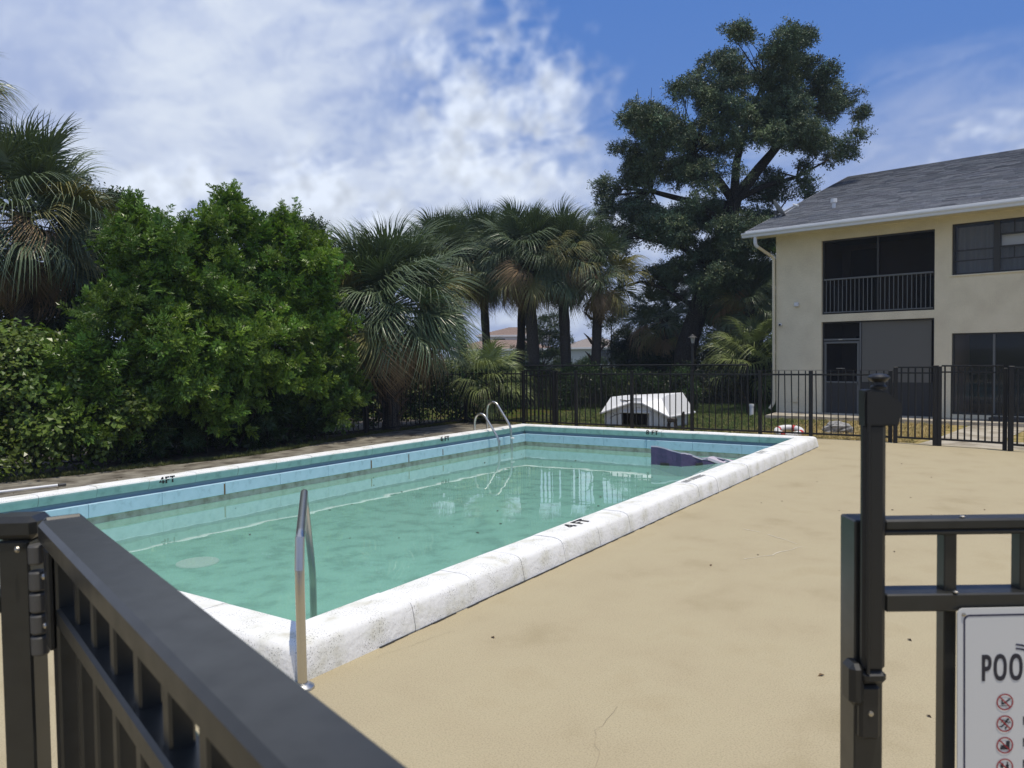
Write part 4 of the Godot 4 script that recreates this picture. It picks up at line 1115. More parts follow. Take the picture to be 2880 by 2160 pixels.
func building() -> void:
	var t := thing("apartment_building", "two storey cream stucco apartment building with grey shingle roof and screened balcony", "building", Vector3(-5.872, 0, -22.011), deg_to_rad(-9.0))
	var st: Material = M.stucco
	var W := 9.4
	var D := 14.2
	var holes := [[1.245, 2.665, 3.955, 4.605], [1.245, 0.02, 3.955, 2.47], [4.325, 3.46, 7.25, 4.665], [4.335, 0.16, 7.0, 2.085]]
	var m := MB.new()
	wall_with_holes(m, 0.0, -0.1, W, 4.86, holes, -0.2, 0.0)
	obj("front_wall", m.mesh(st), t)
	m = MB.new()
	wall_with_holes(m, -D + 0.2, -0.1, -0.2, 4.86, [], -0.2, 0.0)
	obj("side_wall", m.mesh(st), t, Vector3(), Basis(Vector3.UP, -PI * 0.5))
	bx("back_wall", t, 0.0, -0.1, -D, W, 4.86, -D + 0.2, st)
	bx("side_wall", t, W - 0.2, -0.1, -D + 0.2, W, 4.86, -0.2, st)
	# rooms behind the openings
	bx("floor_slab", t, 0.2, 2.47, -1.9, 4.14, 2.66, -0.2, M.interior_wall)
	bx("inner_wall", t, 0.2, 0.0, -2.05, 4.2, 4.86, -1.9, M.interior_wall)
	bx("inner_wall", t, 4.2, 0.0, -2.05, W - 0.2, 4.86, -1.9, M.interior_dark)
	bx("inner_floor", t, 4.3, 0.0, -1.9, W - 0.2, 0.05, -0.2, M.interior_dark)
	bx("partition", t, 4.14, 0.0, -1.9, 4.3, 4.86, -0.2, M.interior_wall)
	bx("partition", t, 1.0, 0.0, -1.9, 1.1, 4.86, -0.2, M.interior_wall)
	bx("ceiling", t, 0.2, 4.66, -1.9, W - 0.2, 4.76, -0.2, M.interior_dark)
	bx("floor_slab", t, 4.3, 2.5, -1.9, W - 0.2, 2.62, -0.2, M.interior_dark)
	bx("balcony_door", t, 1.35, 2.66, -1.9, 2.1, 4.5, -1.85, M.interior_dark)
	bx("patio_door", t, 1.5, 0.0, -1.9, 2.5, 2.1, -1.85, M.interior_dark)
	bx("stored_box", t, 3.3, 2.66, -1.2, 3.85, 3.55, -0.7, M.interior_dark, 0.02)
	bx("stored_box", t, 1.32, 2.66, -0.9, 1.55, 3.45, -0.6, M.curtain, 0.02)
	# upper balcony
	var fr: Material = M.bronze_frame
	var sc := MB.new()
	sc.quad_out(Vector3(1.245, 2.665, -0.135), Vector3(3.955, 2.665, -0.135), Vector3(3.955, 4.605, -0.135), Vector3(1.245, 4.605, -0.135), Vector3(0, 0, 1))
	obj("screen", sc.mesh(M.insect_screen), t)
	bx("mullion", t, 2.605, 2.70, -0.13, 2.655, 4.57, -0.08, fr, 0.004)
	bx("screen_frame", t, 1.245, 4.565, -0.13, 3.955, 4.605, -0.08, fr)
	bx("screen_frame", t, 1.245, 2.665, -0.13, 3.955, 2.70, -0.08, fr)
	bx("screen_frame", t, 1.245, 2.70, -0.13, 1.285, 4.565, -0.08, fr)
	bx("screen_frame", t, 3.915, 2.70, -0.13, 3.955, 4.565, -0.08, fr)
	var rail := bx("balcony_rail", t, 1.285, 3.555, -0.075, 3.915, 3.60, -0.03, M.grey_frame, 0.006)
	for i in 25:
		if i != 12:
			obj("baluster", boxm(Vector3(0.017, 0.84, 0.017), M.grey_frame), rail, Vector3(-1.25 + i * 0.1042, -0.443, -0.003))
	bx("bottom_rail", t, 1.285, 2.70, -0.075, 3.915, 2.73, -0.03, M.grey_frame, 0.004)
	# lower patio: screen door, shade, kick panel
	sc = MB.new()
	sc.quad_out(Vector3(1.245, 0.02, -0.135), Vector3(3.955, 0.02, -0.135), Vector3(3.955, 2.47, -0.135), Vector3(1.245, 2.47, -0.135), Vector3(0, 0, 1))
	obj("screen", sc.mesh(M.insect_screen), t)
	bx("mullion", t, 2.19, 0.02, -0.13, 2.235, 2.43, -0.07, M.grey_frame, 0.004)
	bx("screen_frame", t, 1.245, 2.43, -0.13, 3.955, 2.47, -0.08, fr)
	bx("screen_frame", t, 1.245, 0.02, -0.13, 1.28, 2.43, -0.08, fr)
	bx("screen_frame", t, 3.915, 0.02, -0.13, 3.955, 2.43, -0.08, fr)
	bx("transom_bar", t, 1.28, 1.975, -0.128, 2.19, 2.025, -0.078, M.grey_frame, 0.003)
	var door := bx("screen_door", t, 1.285, 0.05, -0.125, 2.185, 0.88, -0.085, M.kick_panel, 0.003)
	obj("door_stile", boxm(Vector3(0.055, 1.92, 0.045), M.grey_frame, 0.004), door, Vector3(-0.42, 0.53, 0.004))
	obj("door_stile", boxm(Vector3(0.055, 1.92, 0.045), M.grey_frame, 0.004), door, Vector3(0.42, 0.53, 0.004))
	obj("door_rail", boxm(Vector3(0.79, 0.055, 0.044), M.grey_frame, 0.004), door, Vector3(0, 1.46, 0.004))
	obj("door_rail", boxm(Vector3(0.79, 0.04, 0.044), M.grey_frame, 0.004), door, Vector3(0, 0.42, 0.004))
	obj("door_handle", boxm(Vector3(0.22, 0.022, 0.03), M.zinc, 0.008), door, Vector3(-0.02, 0.78, 0.03))
	obj("door_latch", boxm(Vector3(0.03, 0.09, 0.03), M.hinge_grey, 0.006), door, Vector3(0.405, 0.40, 0.03))
	bx("number_plate", t, 1.66, 1.985, -0.079, 1.76, 2.015, -0.074, M.zinc)
	m = MB.new()
	for i in 20:
		var x := 2.25 + 1.62 * i / 20.0
		var x2 := 2.25 + 1.62 * (i + 1) / 20.0
		var za := -0.16 + 0.012 * sin(x * 3.1)
		var zb := -0.16 + 0.012 * sin(x2 * 3.1)
		m.quad_out(Vector3(x, 0.90, za), Vector3(x2, 0.90, zb), Vector3(x2, 2.44, zb - 0.01), Vector3(x, 2.44, za - 0.01), Vector3(0, 0, 1))
	obj("sun_shade", m.mesh(M.sun_shade), t, Vector3(0, 0, 0.075))
	bx("kick_panel", t, 2.235, 0.05, -0.128, 3.915, 0.90, -0.09, M.kick_panel)
	# upper window: frames, panes, curtain
	var win := bx("window", t, 4.325, 3.46, -0.12, 7.25, 3.50, -0.05, fr)
	var o := win.position
	for q in [[4.325, 4.63, 7.25, 4.665], [4.325, 3.50, 4.37, 4.63], [5.17, 3.50, 5.30, 4.63], [7.2, 3.50, 7.25, 4.63], [4.37, 4.015, 5.17, 4.045], [4.37, 3.775, 5.17, 3.80], [5.30, 4.31, 7.2, 4.345], [5.30, 4.03, 7.2, 4.065], [5.30, 3.755, 7.2, 3.785], [5.57, 4.345, 5.59, 4.63], [5.57, 3.785, 5.59, 4.03], [6.25, 3.5, 6.28, 4.63]]:
		obj("glazing_bar", boxm(Vector3(q[2] - q[0], q[3] - q[1], 0.06), fr, 0.003), win, Vector3((q[0] + q[2]) * 0.5, (q[1] + q[3]) * 0.5, -0.085) - o)
	for q in [[4.37, 3.50, 5.17, 3.775], [4.37, 3.80, 5.17, 4.015], [4.37, 4.045, 5.17, 4.63], [5.30, 3.50, 7.2, 3.755], [5.30, 3.785, 7.2, 4.03], [5.30, 4.065, 7.2, 4.31], [5.30, 4.345, 7.2, 4.63]]:
		var pm := MB.new()
		pm.quad_out(Vector3(q[0], q[1], 0), Vector3(q[2], q[1], 0), Vector3(q[2], q[3], 0), Vector3(q[0], q[3], 0), Vector3(0, 0, 1))
		obj("pane", pm.mesh(M.window_glass), win, Vector3(0, 0, -0.09) - o, Basis(Vector3.RIGHT, rnd(-0.0006, 0.0006)))
	m = MB.new()
	for i in 60:
		var x := 4.36 + 2.8 * i / 60.0
		var x2 := 4.36 + 2.8 * (i + 1) / 60.0
		m.quad_out(Vector3(x, 3.47, -0.3 + 0.03 * sin(i * 1.3)), Vector3(x2, 3.47, -0.3 + 0.03 * sin((i + 1) * 1.3)), Vector3(x2, 4.6, -0.3 + 0.03 * sin((i + 1) * 1.3)), Vector3(x, 4.6, -0.3 + 0.03 * sin(i * 1.3)), Vector3(0, 0, 1))
	obj("curtain", m.mesh(M.curtain), win, -o)
	bx("blind", win, 5.31 - o.x, 4.06 - o.y, -0.2 - o.z, 7.19 - o.x, 4.32 - o.y, -0.19 - o.z, M.pale_blind)
	bx("window_sill", t, 4.29, 3.425, 0.001, 7.29, 3.46, 0.03, st, 0.006)
	# sliding glass door
	var sl := bx("sliding_door", t, 4.335, 0.16, -0.13, 7.0, 0.20, -0.04, fr)
	o = sl.position
	for q in [[4.335, 2.045, 7.0, 2.085], [4.335, 0.20, 4.38, 2.045], [5.175, 0.20, 5.225, 2.045], [6.95, 0.20, 7.0, 2.045]]:
		obj("door_frame", boxm(Vector3(q[2] - q[0], q[3] - q[1], 0.07), M.grey_frame if q[0] > 5.0 and q[0] < 6.0 else fr, 0.004), sl, Vector3((q[0] + q[2]) * 0.5, (q[1] + q[3]) * 0.5, -0.085) - o)
	for q in [[4.38, 5.175], [5.225, 6.95]]:
		var pm := MB.new()
		pm.quad_out(Vector3(q[0], 0.20, 0), Vector3(q[1], 0.20, 0), Vector3(q[1], 2.045, 0), Vector3(q[0], 2.045, 0), Vector3(0, 0, 1))
		obj("pane", pm.mesh(M.window_glass), sl, Vector3(0, 0, -0.085) - o)
	bx("step", t, 5.2, 0.07, 0.02, 8.0, 0.15, 0.45, M.interior_dark)
	# roof: overlapping courses of tabs
	var e0 := Vector3(-0.56, 4.93, 0.78)
	var ridge := Vector3(-0.56, 7.70, -7.1)
	var up := (ridge - e0)
	var slope := up.length()
	up /= slope
	var nrm := up.cross(Vector3.RIGHT) * -1.0
	if nrm.y < 0:
		nrm = -nrm
	var RW := W + 1.1
	m = MB.new()
	var rows := 58
	for i in rows:
		var s0 := slope * i / rows
		var s1 := slope * (i + 1.18) / rows
		var x := 0.0
		while x < RW:
			var w := minf(rnd(0.16, 0.5), RW - x)
			var f := rnd(0.72, 1.12)
			if rng.randf() < 0.12:
				f *= 0.75
			m.col = Color(f * rnd(0.97, 1.03), f, f * rnd(0.98, 1.05))
			var lift := rnd(0.007, 0.014)
			var a := e0 + up * (s0 + rnd(-0.004, 0.004)) + nrm * (0.012 + lift)
			var b := e0 + up * minf(s1, slope) + nrm * 0.006
			m.quad_out(a + Vector3(x, 0, 0), a + Vector3(x + w, 0, 0), b + Vector3(x + w, 0, 0), b + Vector3(x, 0, 0), nrm)
			m.quad_out(a + Vector3(x, 0, 0), a + Vector3(x + w, 0, 0), a + Vector3(x + w, 0, 0) - nrm * lift, a + Vector3(x, 0, 0) - nrm * lift, -up)
			x += w
	var roof := obj("roof", m.mesh(M.shingle), t)
	m = MB.new()
	var back := Vector3(e0.x, e0.y, -14.2 - 0.78)
	m.quad_out(ridge, ridge + Vector3(RW, 0, 0), back + Vector3(RW, 0, 0), back, Vector3(0, 1, -1))
	obj("rear_slope", m.mesh(M.shingle), roof)
	m = MB.new()
	m.quad_out(e0, e0 + Vector3(RW, 0, 0), ridge + Vector3(RW, 0, 0), ridge, -nrm)
	obj("roof_deck", m.mesh(M.interior_dark), roof)
	m = MB.new()
	m.quad_out(e0 + Vector3(0, -0.12, 0), ridge + Vector3(0, -0.16, 0), ridge + Vector3(0, 0.02, 0), e0 + Vector3(0, 0.02, 0), Vector3(-1, 0, 0))
	m.quad_out(back + Vector3(0, -0.12, 0), ridge + Vector3(0, -0.16, 0), ridge + Vector3(0, 0.02, 0), back + Vector3(0, 0.02, 0), Vector3(-1, 0, 0))
	obj("rake_board", m.mesh(M.gutter_white), roof, Vector3(-0.004, 0, 0))
	m = MB.new()
	m.tri_out(Vector3(0, 4.86, 0), Vector3(0, 4.86, -D), Vector3(0, 7.45, -7.1), Vector3(-1, 0, 0))
	obj("gable_wall", m.mesh(st), t, Vector3(0.002, 0, 0))
	bx("soffit", t, -0.55, 4.845, -0.002, RW - 0.56, 4.862, 0.70, st)
	# gutter and downspout
	m = MB.new()
	var gp := PackedVector2Array([Vector2(0.70, 4.80), Vector2(0.79, 4.80), Vector2(0.80, 4.85), Vector2(0.83, 4.89), Vector2(0.83, 4.92), Vector2(0.80, 4.92), Vector2(0.79, 4.90), Vector2(0.72, 4.90), Vector2(0.70, 4.93)])
	m.prism(gp, -(RW - 0.56), 0.62)
	var gt := obj("gutter", m.mesh(M.gutter_white), t, Vector3(), Basis(Vector3(0, 0, 1), Vector3(0, 1, 0), Vector3(-1, 0, 0)))
	m = MB.new()
	m.box(Vector3(RW * 0.5 - 0.53, 4.945, 0.775), Vector3(RW - 0.03, 0.045, 0.05), 0.006)
	obj("drip_edge", m.mesh(M.gutter_white), gt, Vector3(), gt.basis.inverse())
	m = MB.new()
	var p := smooth_path([Vector3(-0.26, 4.82, 0.73), Vector3(-0.26, 4.58, 0.72), Vector3(-0.045, 4.28, 0.05), Vector3(-0.045, 0.30, 0.045), Vector3(-0.12, 0.13, 0.16)], [0.0, 0.12, 0.1, 0.08, 0.0])
	var r := []
	r.resize(p.size()); r.fill(0.043)
	m.tube(p, r, 10)
	obj("downspout", m.mesh(st), t)
	m = MB.new()
	p = smooth_path([Vector3(-0.26, 4.83, 0.73), Vector3(-0.26, 4.58, 0.72), Vector3(-0.235, 4.54, 0.645)], [0.0, 0.08, 0.0])
	r = []
	r.resize(p.size()); r.fill(0.049)
	m.tube(p, r, 10)
	obj("downspout_elbow", m.mesh(M.gutter_white), t)
	# roof vents
	for q in [[1.10, 2.15], [5.3, 6.1]]:
		var at: Vector3 = e0 + up * q[1] + Vector3(q[0] + 0.56, 0, 0)
		m = MB.new()
		m.tube([at, at + Vector3(0, 0.18, 0)], [0.05, 0.05], 12)
		m.tube([at + Vector3(0, 0.15, 0), at + Vector3(0, 0.26, 0)], [0.085, 0.085], 12)
		obj("roof_vent", m.mesh(M.gutter_white), t)
	# fittings on the wall
	bx("wall_vent", t, 0.525, 2.91, 0.0, 0.645, 3.02, 0.07, M.gutter_white, 0.015)
	var cm := bx("security_camera", t, 0.08, 2.395, 0.0, 0.17, 2.475, 0.06, M.gutter_white, 0.02)
	obj("lens", boxm(Vector3(0.05, 0.05, 0.04), M.latch_black, 0.012), cm, Vector3(0.01, 0.0, 0.045))
	bx("outlet_box", t, 0.48, 0.33, 0.0, 0.60, 0.48, 0.05, M.stucco, 0.01)
	# satellite dish
	var k := t.transform
	var ds := thing("satellite_dish", "grey satellite dish on a short mast at the left end of the shingle roof", "satellite dish", k * Vector3(-0.45, 5.55, -1.0))
	m = MB.new()
	m.tube([Vector3(0, -0.5, 0), Vector3(0, 0.12, 0)], [0.022, 0.022], 8)
	obj("mast", m.mesh(M.zinc), ds)
	m = MB.new()
	m.lathe(Vector3(), [Vector2(0.0, 0.0), Vector2(0.12, 0.012), Vector2(0.22, 0.042), Vector2(0.31, 0.085), Vector2(0.315, 0.097), Vector2(0.305, 0.093), Vector2(0.22, 0.05), Vector2(0.12, 0.02), Vector2(0.0, 0.008)], 28, 1.0, 0.9)
	var face := Vector3(0.78, 0.58, -0.22).normalized()
	obj("dish", m.mesh(M.dish_grey), ds, Vector3(0.03, 0.22, 0.02), frame(face))
	m = MB.new()
	m.tube([Vector3(0.10, 0.02, 0.0), Vector3(0.52, 0.27, -0.1)], [0.014, 0.014], 6)
	obj("arm", m.mesh(M.gutter_white), ds)
	obj("receiver", boxm(Vector3(0.17, 0.05, 0.06), M.gutter_white, 0.012), ds, Vector3(0.53, 0.31, -0.1), Basis(Vector3.BACK, -0.35))
	obj("bracket", boxm(Vector3(0.1, 0.12, 0.08), M.hinge_grey, 0.01), ds, Vector3(0.0, 0.14, 0.0))

# ---------------------------------------------------------------- lawn things
func lawn_things() -> void:
	var t := thing("plastic_playhouse", "low white moulded plastic house with a dark opening standing behind the fence", "playhouse", Vector3(-7.6, 0, -16.9))
	var o := t.position
	var wp: Material = M.white_plastic
	var m := MB.new()
	# front wall pieces round the opening
	var z := -16.62
	for q in [[[-8.42, 0.0], [-7.99, 0.0], [-7.99, 0.46], [-8.37, 0.32]], [[-7.25, 0.0], [-6.79, 0.0], [-6.81, 0.28], [-7.25, 0.47]], [[-7.99, 0.37], [-7.25, 0.37], [-7.25, 0.47], [-7.42, 0.56], [-7.66, 0.57], [-7.99, 0.46]]]:
		var p := PackedVector2Array()
		for e in q:
			p.append(Vector2(e[0] - o.x, e[1]))
		m.prism(p, z - 0.04 - o.z, z - o.z)
	obj("front_wall", m.mesh(wp), t)
	m = MB.new()
	m.prism(PackedVector2Array([Vector2(0.0, 0.0), Vector2(1.12, 0.0), Vector2(1.10, 0.30), Vector2(0.0, 0.28)]), 0.0, 0.04)
	obj("side_wall", m.mesh(wp), t, Vector3(-6.83, 0, -16.62) - o, Basis(Vector3.UP, PI * 0.5) * Basis(Vector3.BACK, 0.0))
	obj("side_wall", m.mesh(wp), t, Vector3(-8.42, 0, -16.62) - o, Basis(Vector3.UP, PI * 0.5))
	bx("back_wall", t, -8.42 - o.x, 0, -17.76 - o.z, -6.79 - o.x, 0.3, -17.72 - o.z, wp)
	bx("inner_dark", t, -8.30 - o.x, 0.005, -17.2 - o.z, -6.9 - o.x, 0.36, -17.16 - o.z, M.brown_plastic)
	bx("door_header", t, -8.02 - o.x, 0.325, -16.615 - o.z, -7.22 - o.x, 0.375, -16.55 - o.z, wp, 0.012)
	bx("door_jamb", t, -8.02 - o.x, 0.0, -16.615 - o.z, -7.97 - o.x, 0.325, -16.57 - o.z, wp, 0.008)
	bx("door_jamb", t, -7.27 - o.x, 0.0, -16.615 - o.z, -7.22 - o.x, 0.325, -16.57 - o.z, wp, 0.008)
	bx("inner_post", t, -7.47 - o.x, 0.0, -16.95 - o.z, -7.42 - o.x, 0.34, -16.9 - o.z, wp, 0.01)
	# roof
	var E := [Vector3(-8.47, 0.31, -16.5), Vector3(-7.68, 0.575, -16.53), Vector3(-7.42, 0.57, -16.53), Vector3(-6.74, 0.275, -16.5)]
	var T := [Vector3(-8.33, 0.68, -16.78), Vector3(-7.68, 0.705, -16.76), Vector3(-7.42, 0.705, -16.76), Vector3(-7.06, 0.665, -16.8), Vector3(-6.92, 0.745, -16.8)]
	var B := [Vector3(-8.33, 0.68, -17.6), Vector3(-6.86, 0.77, -17.6)]
	var EB := [Vector3(-8.47, 0.31, -17.82), Vector3(-6.64, 0.30, -17.82)]
	m = MB.new()
	var q := func(a: Vector3, b: Vector3, c: Vector3, d: Vector3, n: Vector3): m.quad_out(a - o, b - o, c - o, d - o, n)
	q.call(E[0], E[1], T[1], T[0], Vector3(0, 0.5, 1))
	q.call(E[1], E[2], T[2], T[1], Vector3(0, 0.5, 1))
	m.tri_out(E[2] - o, T[3] - o, T[2] - o, Vector3(0, 0.5, 1))
	m.tri_out(E[2] - o, E[3] - o, T[3] - o, Vector3(0, 0.5, 1))
	m.tri_out(E[3] - o, T[4] - o, T[3] - o, Vector3(0, 0.5, 1))
	q.call(E[3], EB[1], B[1], T[4], Vector3(1, 0.5, 0))
	q.call(E[0], T[0], B[0], EB[0], Vector3(-1, 0.5, 0))
	q.call(EB[0], EB[1], B[1], B[0], Vector3(0, 0.5, -1))
	q.call(T[0], T[1], B[1], B[0], Vector3.UP)
	m.tri_out(T[1] - o, T[3] - o, B[1] - o, Vector3.UP); m.tri_out(T[3] - o, T[4] - o, B[1] - o, Vector3.UP)
	var roof := obj("roof", m.mesh(wp), t)
	var edge := [E[0], E[1], E[2], E[3], EB[1]]
	for i in 4:
		var a: Vector3 = edge[i]
		var b: Vector3 = edge[i + 1]
		obj("eave_trim", boxm(Vector3(0.035, 0.045, a.distance_to(b) + 0.02), wp, 0.01), roof, (a + b) * 0.5 - o + Vector3(0, -0.005, 0.006), along(b - a))
	bx("gable_block", t, -7.66 - o.x, 0.47, -16.6 - o.z, -7.44 - o.x, 0.69, -16.56 - o.z, wp, 0.012)
	m = MB.new()
	m.tube([Vector3(-8.05, 0.625, -16.70) - o, Vector3(-7.85, 0.60, -16.65) - o, Vector3(-7.66, 0.64, -16.68) - o], [0.006, 0.018, 0.012], 6)
	obj("roof_crack", m.mesh(M.dark_gap), roof)
	t = thing("fallen_branch", "thin dead branch sticking out of the white plastic house", "branch", Vector3(-8.2, 0.2, -16.45))
	m = MB.new()
	m.tube([Vector3(0, 0, 0), Vector3(0.13, 0.08, -0.02), Vector3(0.3, 0.13, -0.05)], [0.006, 0.008, 0.006], 5)
	m.tube([Vector3(0.12, 0.08, -0.02), Vector3(0.07, 0.14, 0)], [0.006, 0.003], 5)
	obj("stick", m.mesh(M.bark), t)
	t = thing("plastic_stool", "small brown plastic stool in front of the white plastic house", "stool", Vector3(-6.62, 0, -16.35))
	obj("seat", boxm(Vector3(0.19, 0.09, 0.16), M.brown_plastic, 0.015), t, Vector3(0, 0.22, 0))
	for s in [[-1, -1], [1, -1], [-1, 1], [1, 1]]:
		m = MB.new()
		m.tube([Vector3(s[0] * 0.07, 0.19, s[1] * 0.055), Vector3(s[0] * 0.095, 0, s[1] * 0.075)], [0.016, 0.013], 6)
		obj("leg", m.mesh(M.brown_plastic), t)
	t = thing("wooden_stake", "short weathered wooden stake beside the brown stool", "stake", Vector3(-6.35, 0, -16.3))
	m = MB.new()
	m.tube([Vector3(0, 0, 0), Vector3(0.01, 0.36, 0), Vector3(0.015, 0.42, 0)], [0.035, 0.033, 0.02], 8)
	obj("stake", m.mesh(M.bark), t)
	t = thing("life_ring", "white life ring with red bands lying in the dry grass behind the fence", "life ring", Vector3(-4.13, 0.07, -16.45))
	for s in 20:
		var a0 := TAU * s / 20
		var pts := []
		var rr := []
		for i in 4:
			var a := a0 + TAU / 20 * i / 3.0
			pts.append(Vector3(0.235 * cos(a), 0, 0.235 * sin(a))); rr.append(0.062)
		m = MB.new()
		m.tube(pts, rr, 12, false)
		obj("red_band" if s % 5 == 1 else "float_section", m.mesh(M.ring_red if s % 5 == 1 else M.ring_white), t)
	t.rotation = Vector3(0.22, 0.3, 0.0)
	t = thing("limestone_rock", "pale grey rock in the dry grass left of the near latch post", "rock", Vector3(-3.35, 0, -17.3))
	m = MB.new()
	blob(m, Vector3(0, 0.06, 0), Vector3(0.3, 0.17, 0.2), 3, 0.35)
	obj("rock", m.mesh(M.limestone), t)
	t = thing("cleanout_pipe", "stubby white capped pipe standing in the grass left of the building corner", "pipe", Vector3(-6.25, 0, -21.0))
	m = MB.new()
	m.tube([Vector3(0, 0, 0), Vector3(0, 0.27, 0)], [0.055, 0.055], 12)
	obj("pipe", m.mesh(M.gutter_white), t)
	m = MB.new()
	m.tube([Vector3(0, 0.25, 0), Vector3(0, 0.31, 0)], [0.065, 0.065], 12)
	obj("cap", m.mesh(M.gutter_white), t)
	# lamp post
	t = thing("lamp_post", "dark garden lamp post with a hooded lantern in front of the big oak", "lamp post", Vector3(-7.95, 0, -21.17))
	m = MB.new()
	m.tube([Vector3(0, 0, 0), Vector3(0, 1.9, 0)], [0.04, 0.035], 10)
	obj("pole", m.mesh(M.latch_black), t)
	m = MB.new()
	m.lathe(Vector3(0, 1.9, 0), [Vector2(0.05, 0.0), Vector2(0.055, 0.03), Vector2(0.035, 0.07)], 12)
	obj("collar", m.mesh(M.latch_black), t)
	m = MB.new()
	m.lathe(Vector3(0, 1.97, 0), [Vector2(0.045, 0.0), Vector2(0.075, 0.16)], 6)
	var lan := obj("lantern_glass", m.mesh(M.lamp_glass), t)
	for i in 6:
		var a := TAU * i / 6
		m = MB.new()
		m.tube([Vector3(0.047 * cos(a), 1.97, 0.047 * sin(a)), Vector3(0.078 * cos(a), 2.13, 0.078 * sin(a))], [0.006, 0.006], 5)
		obj("lantern_bar", m.mesh(M.latch_black), lan)
	m = MB.new()
	m.lathe(Vector3(0, 2.13, 0), [Vector2(0.125, 0.0), Vector2(0.12, 0.012), Vector2(0.055, 0.045), Vector2(0.05, 0.07), Vector2(0.02, 0.085), Vector2(0.0, 0.10)], 16)
	obj("lantern_hood", m.mesh(M.hinge_grey), t)

# lumpy closed shape
func blob(m: MB, at: Vector3, r: Vector3, rough: int, amp: float) -> void:
	var f := FastNoiseLite.new()
	f.seed = rough
	f.frequency = 0.9
	var grid := []
	for i in 13:
		var row := []
		for j in 19:
			var th := PI * i / 12.0
			var ph := TAU * (j % 18) / 18.0
			var d := Vector3(sin(th) * cos(ph), cos(th), sin(th) * sin(ph))
			row.append(at + d * r * (1.0 + amp * f.get_noise_3dv(d * 1.6)))
		grid.append(row)
	for i in 12:
		for j in 18:
			var a: Vector3 = grid[i][j]
			m.quad_out(a, grid[i][j + 1], grid[i + 1][j + 1], grid[i + 1][j], (a + grid[i + 1][j + 1]) * 0.5 - at)

# ---------------------------------------------------------------- far houses
func house(label: String, at: Vector3, turn: float, w: float, d: float, h: float, rise: float, wall: Material, tile: Material, wins: Array) -> void:
	var t := thing("distant_house", label, "house", at, turn)
	var m := MB.new()
	m.box(Vector3(0, h * 0.5, 0), Vector3(w, h, d))
	obj("wall", m.mesh(wall), t)
	m = MB.new()
	var o := 0.5
	var rows := int(rise * 2.4 / 0.36) + 2
	var k := minf(w, d) * 0.5 + o
	for i in rows:
		var f0 := float(i) / rows
		var f1 := float(i + 1) / rows
		var y0 := h + rise * f0
		var y1 := h + rise * f1 - 0.06
		var a := Vector2(w * 0.5 + o - k * f0, d * 0.5 + o - k * f0)
		var b := Vector2(w * 0.5 + o - k * f1, d * 0.5 + o - k * f1)
		var lo := [Vector3(-a.x, y0, a.y), Vector3(a.x, y0, a.y), Vector3(a.x, y0, -a.y), Vector3(-a.x, y0, -a.y)]
		var hi := [Vector3(-b.x, y1, b.y), Vector3(b.x, y1, b.y), Vector3(b.x, y1, -b.y), Vector3(-b.x, y1, -b.y)]
		for s in 4:
			var e := (s + 1) % 4
			var n: Vector3 = (lo[s] + lo[e]) * Vector3(1, 0, 1) + Vector3(0, 5, 0)
			m.quad_out(lo[s], lo[e], hi[e], hi[s], n)
			m.quad_out(hi[s], hi[e], hi[e] + Vector3(0, 0.06, 0), hi[s] + Vector3(0, 0.06, 0), n * Vector3(1, 0, 1))
	obj("roof", m.mesh(tile), t)
	obj("fascia", boxm(Vector3(w + 1.02, 0.24, d + 1.02), M.white_wall), t, Vector3(0, h - 0.12, 0))
	for q in wins:
		var wn := obj("window", boxm(Vector3(q[2], q[3], 0.12), M.white_wall), t, Vector3(q[0], q[1], d * 0.5 + 0.02))
		obj("pane", boxm(Vector3(q[2] - 0.2, q[3] - 0.2, 0.04), M.far_glass), wn, Vector3(0, 0, 0.06))

func far_houses() -> void:
	house("far white two storey house with clay tile roof behind the left palm trunks", Vector3(-62.5, 0, -95), 0.58, 10, 8, 4.55, 1.2, M.white_wall, M.clay_tile, [[-2.2, 3.6, 1.8, 1.1], [1.8, 3.6, 1.8, 1.1]])
	house("far low house with brown tile roof below the white two storey house", Vector3(-58.0, 0, -85), 0.58, 13, 8, 2.55, 1.2, M.cream_wall, M.clay_tile, [[-3, 1.4, 2.0, 1.3], [2, 1.4, 2.2, 1.4]])
	house("far single storey house with brown tile roof between the right palm trunks", Vector3(-48.0, 0, -92), 0.58, 9, 9, 2.6, 1.5, M.cream_wall, M.grey_tile, [[1.0, 1.35, 3.4, 2.0]])
	house("far white bungalow partly hidden behind shrubs left of the oak", Vector3(-40.5, 0, -95), 0.5, 10, 8, 2.4, 1.1, M.white_wall, M.grey_tile, [[-1.5, 1.3, 2.4, 1.4]])
	house("grey tile roofed house seen above the hedge at the left picture edge", Vector3(-82.0, 0, -34.5), 1.15, 12, 10, 3.0, 1.5, M.cream_wall, M.grey_tile, [[-3, 1.5, 1.6, 1.2], [2, 1.5, 1.6, 1.2]])

# ---------------------------------------------------------------- leaves
func leaf(m: MB, at: Vector3, dir: Vector3, nrm: Vector3, length: float, wide: float, fold := 0.25) -> void:
	dir = dir.normalized()
	var s := dir.cross(nrm).normalized()
	nrm = s.cross(dir).normalized()
	var mid := at + dir * length * 0.5
	var tip := at + dir * length - nrm * length * 0.12
	var l := mid + s * wide * 0.5 + nrm * wide * fold
	var r := mid - s * wide * 0.5 + nrm * wide * fold
	m.tri(at, tip, l)
	m.tri(at, r, tip)

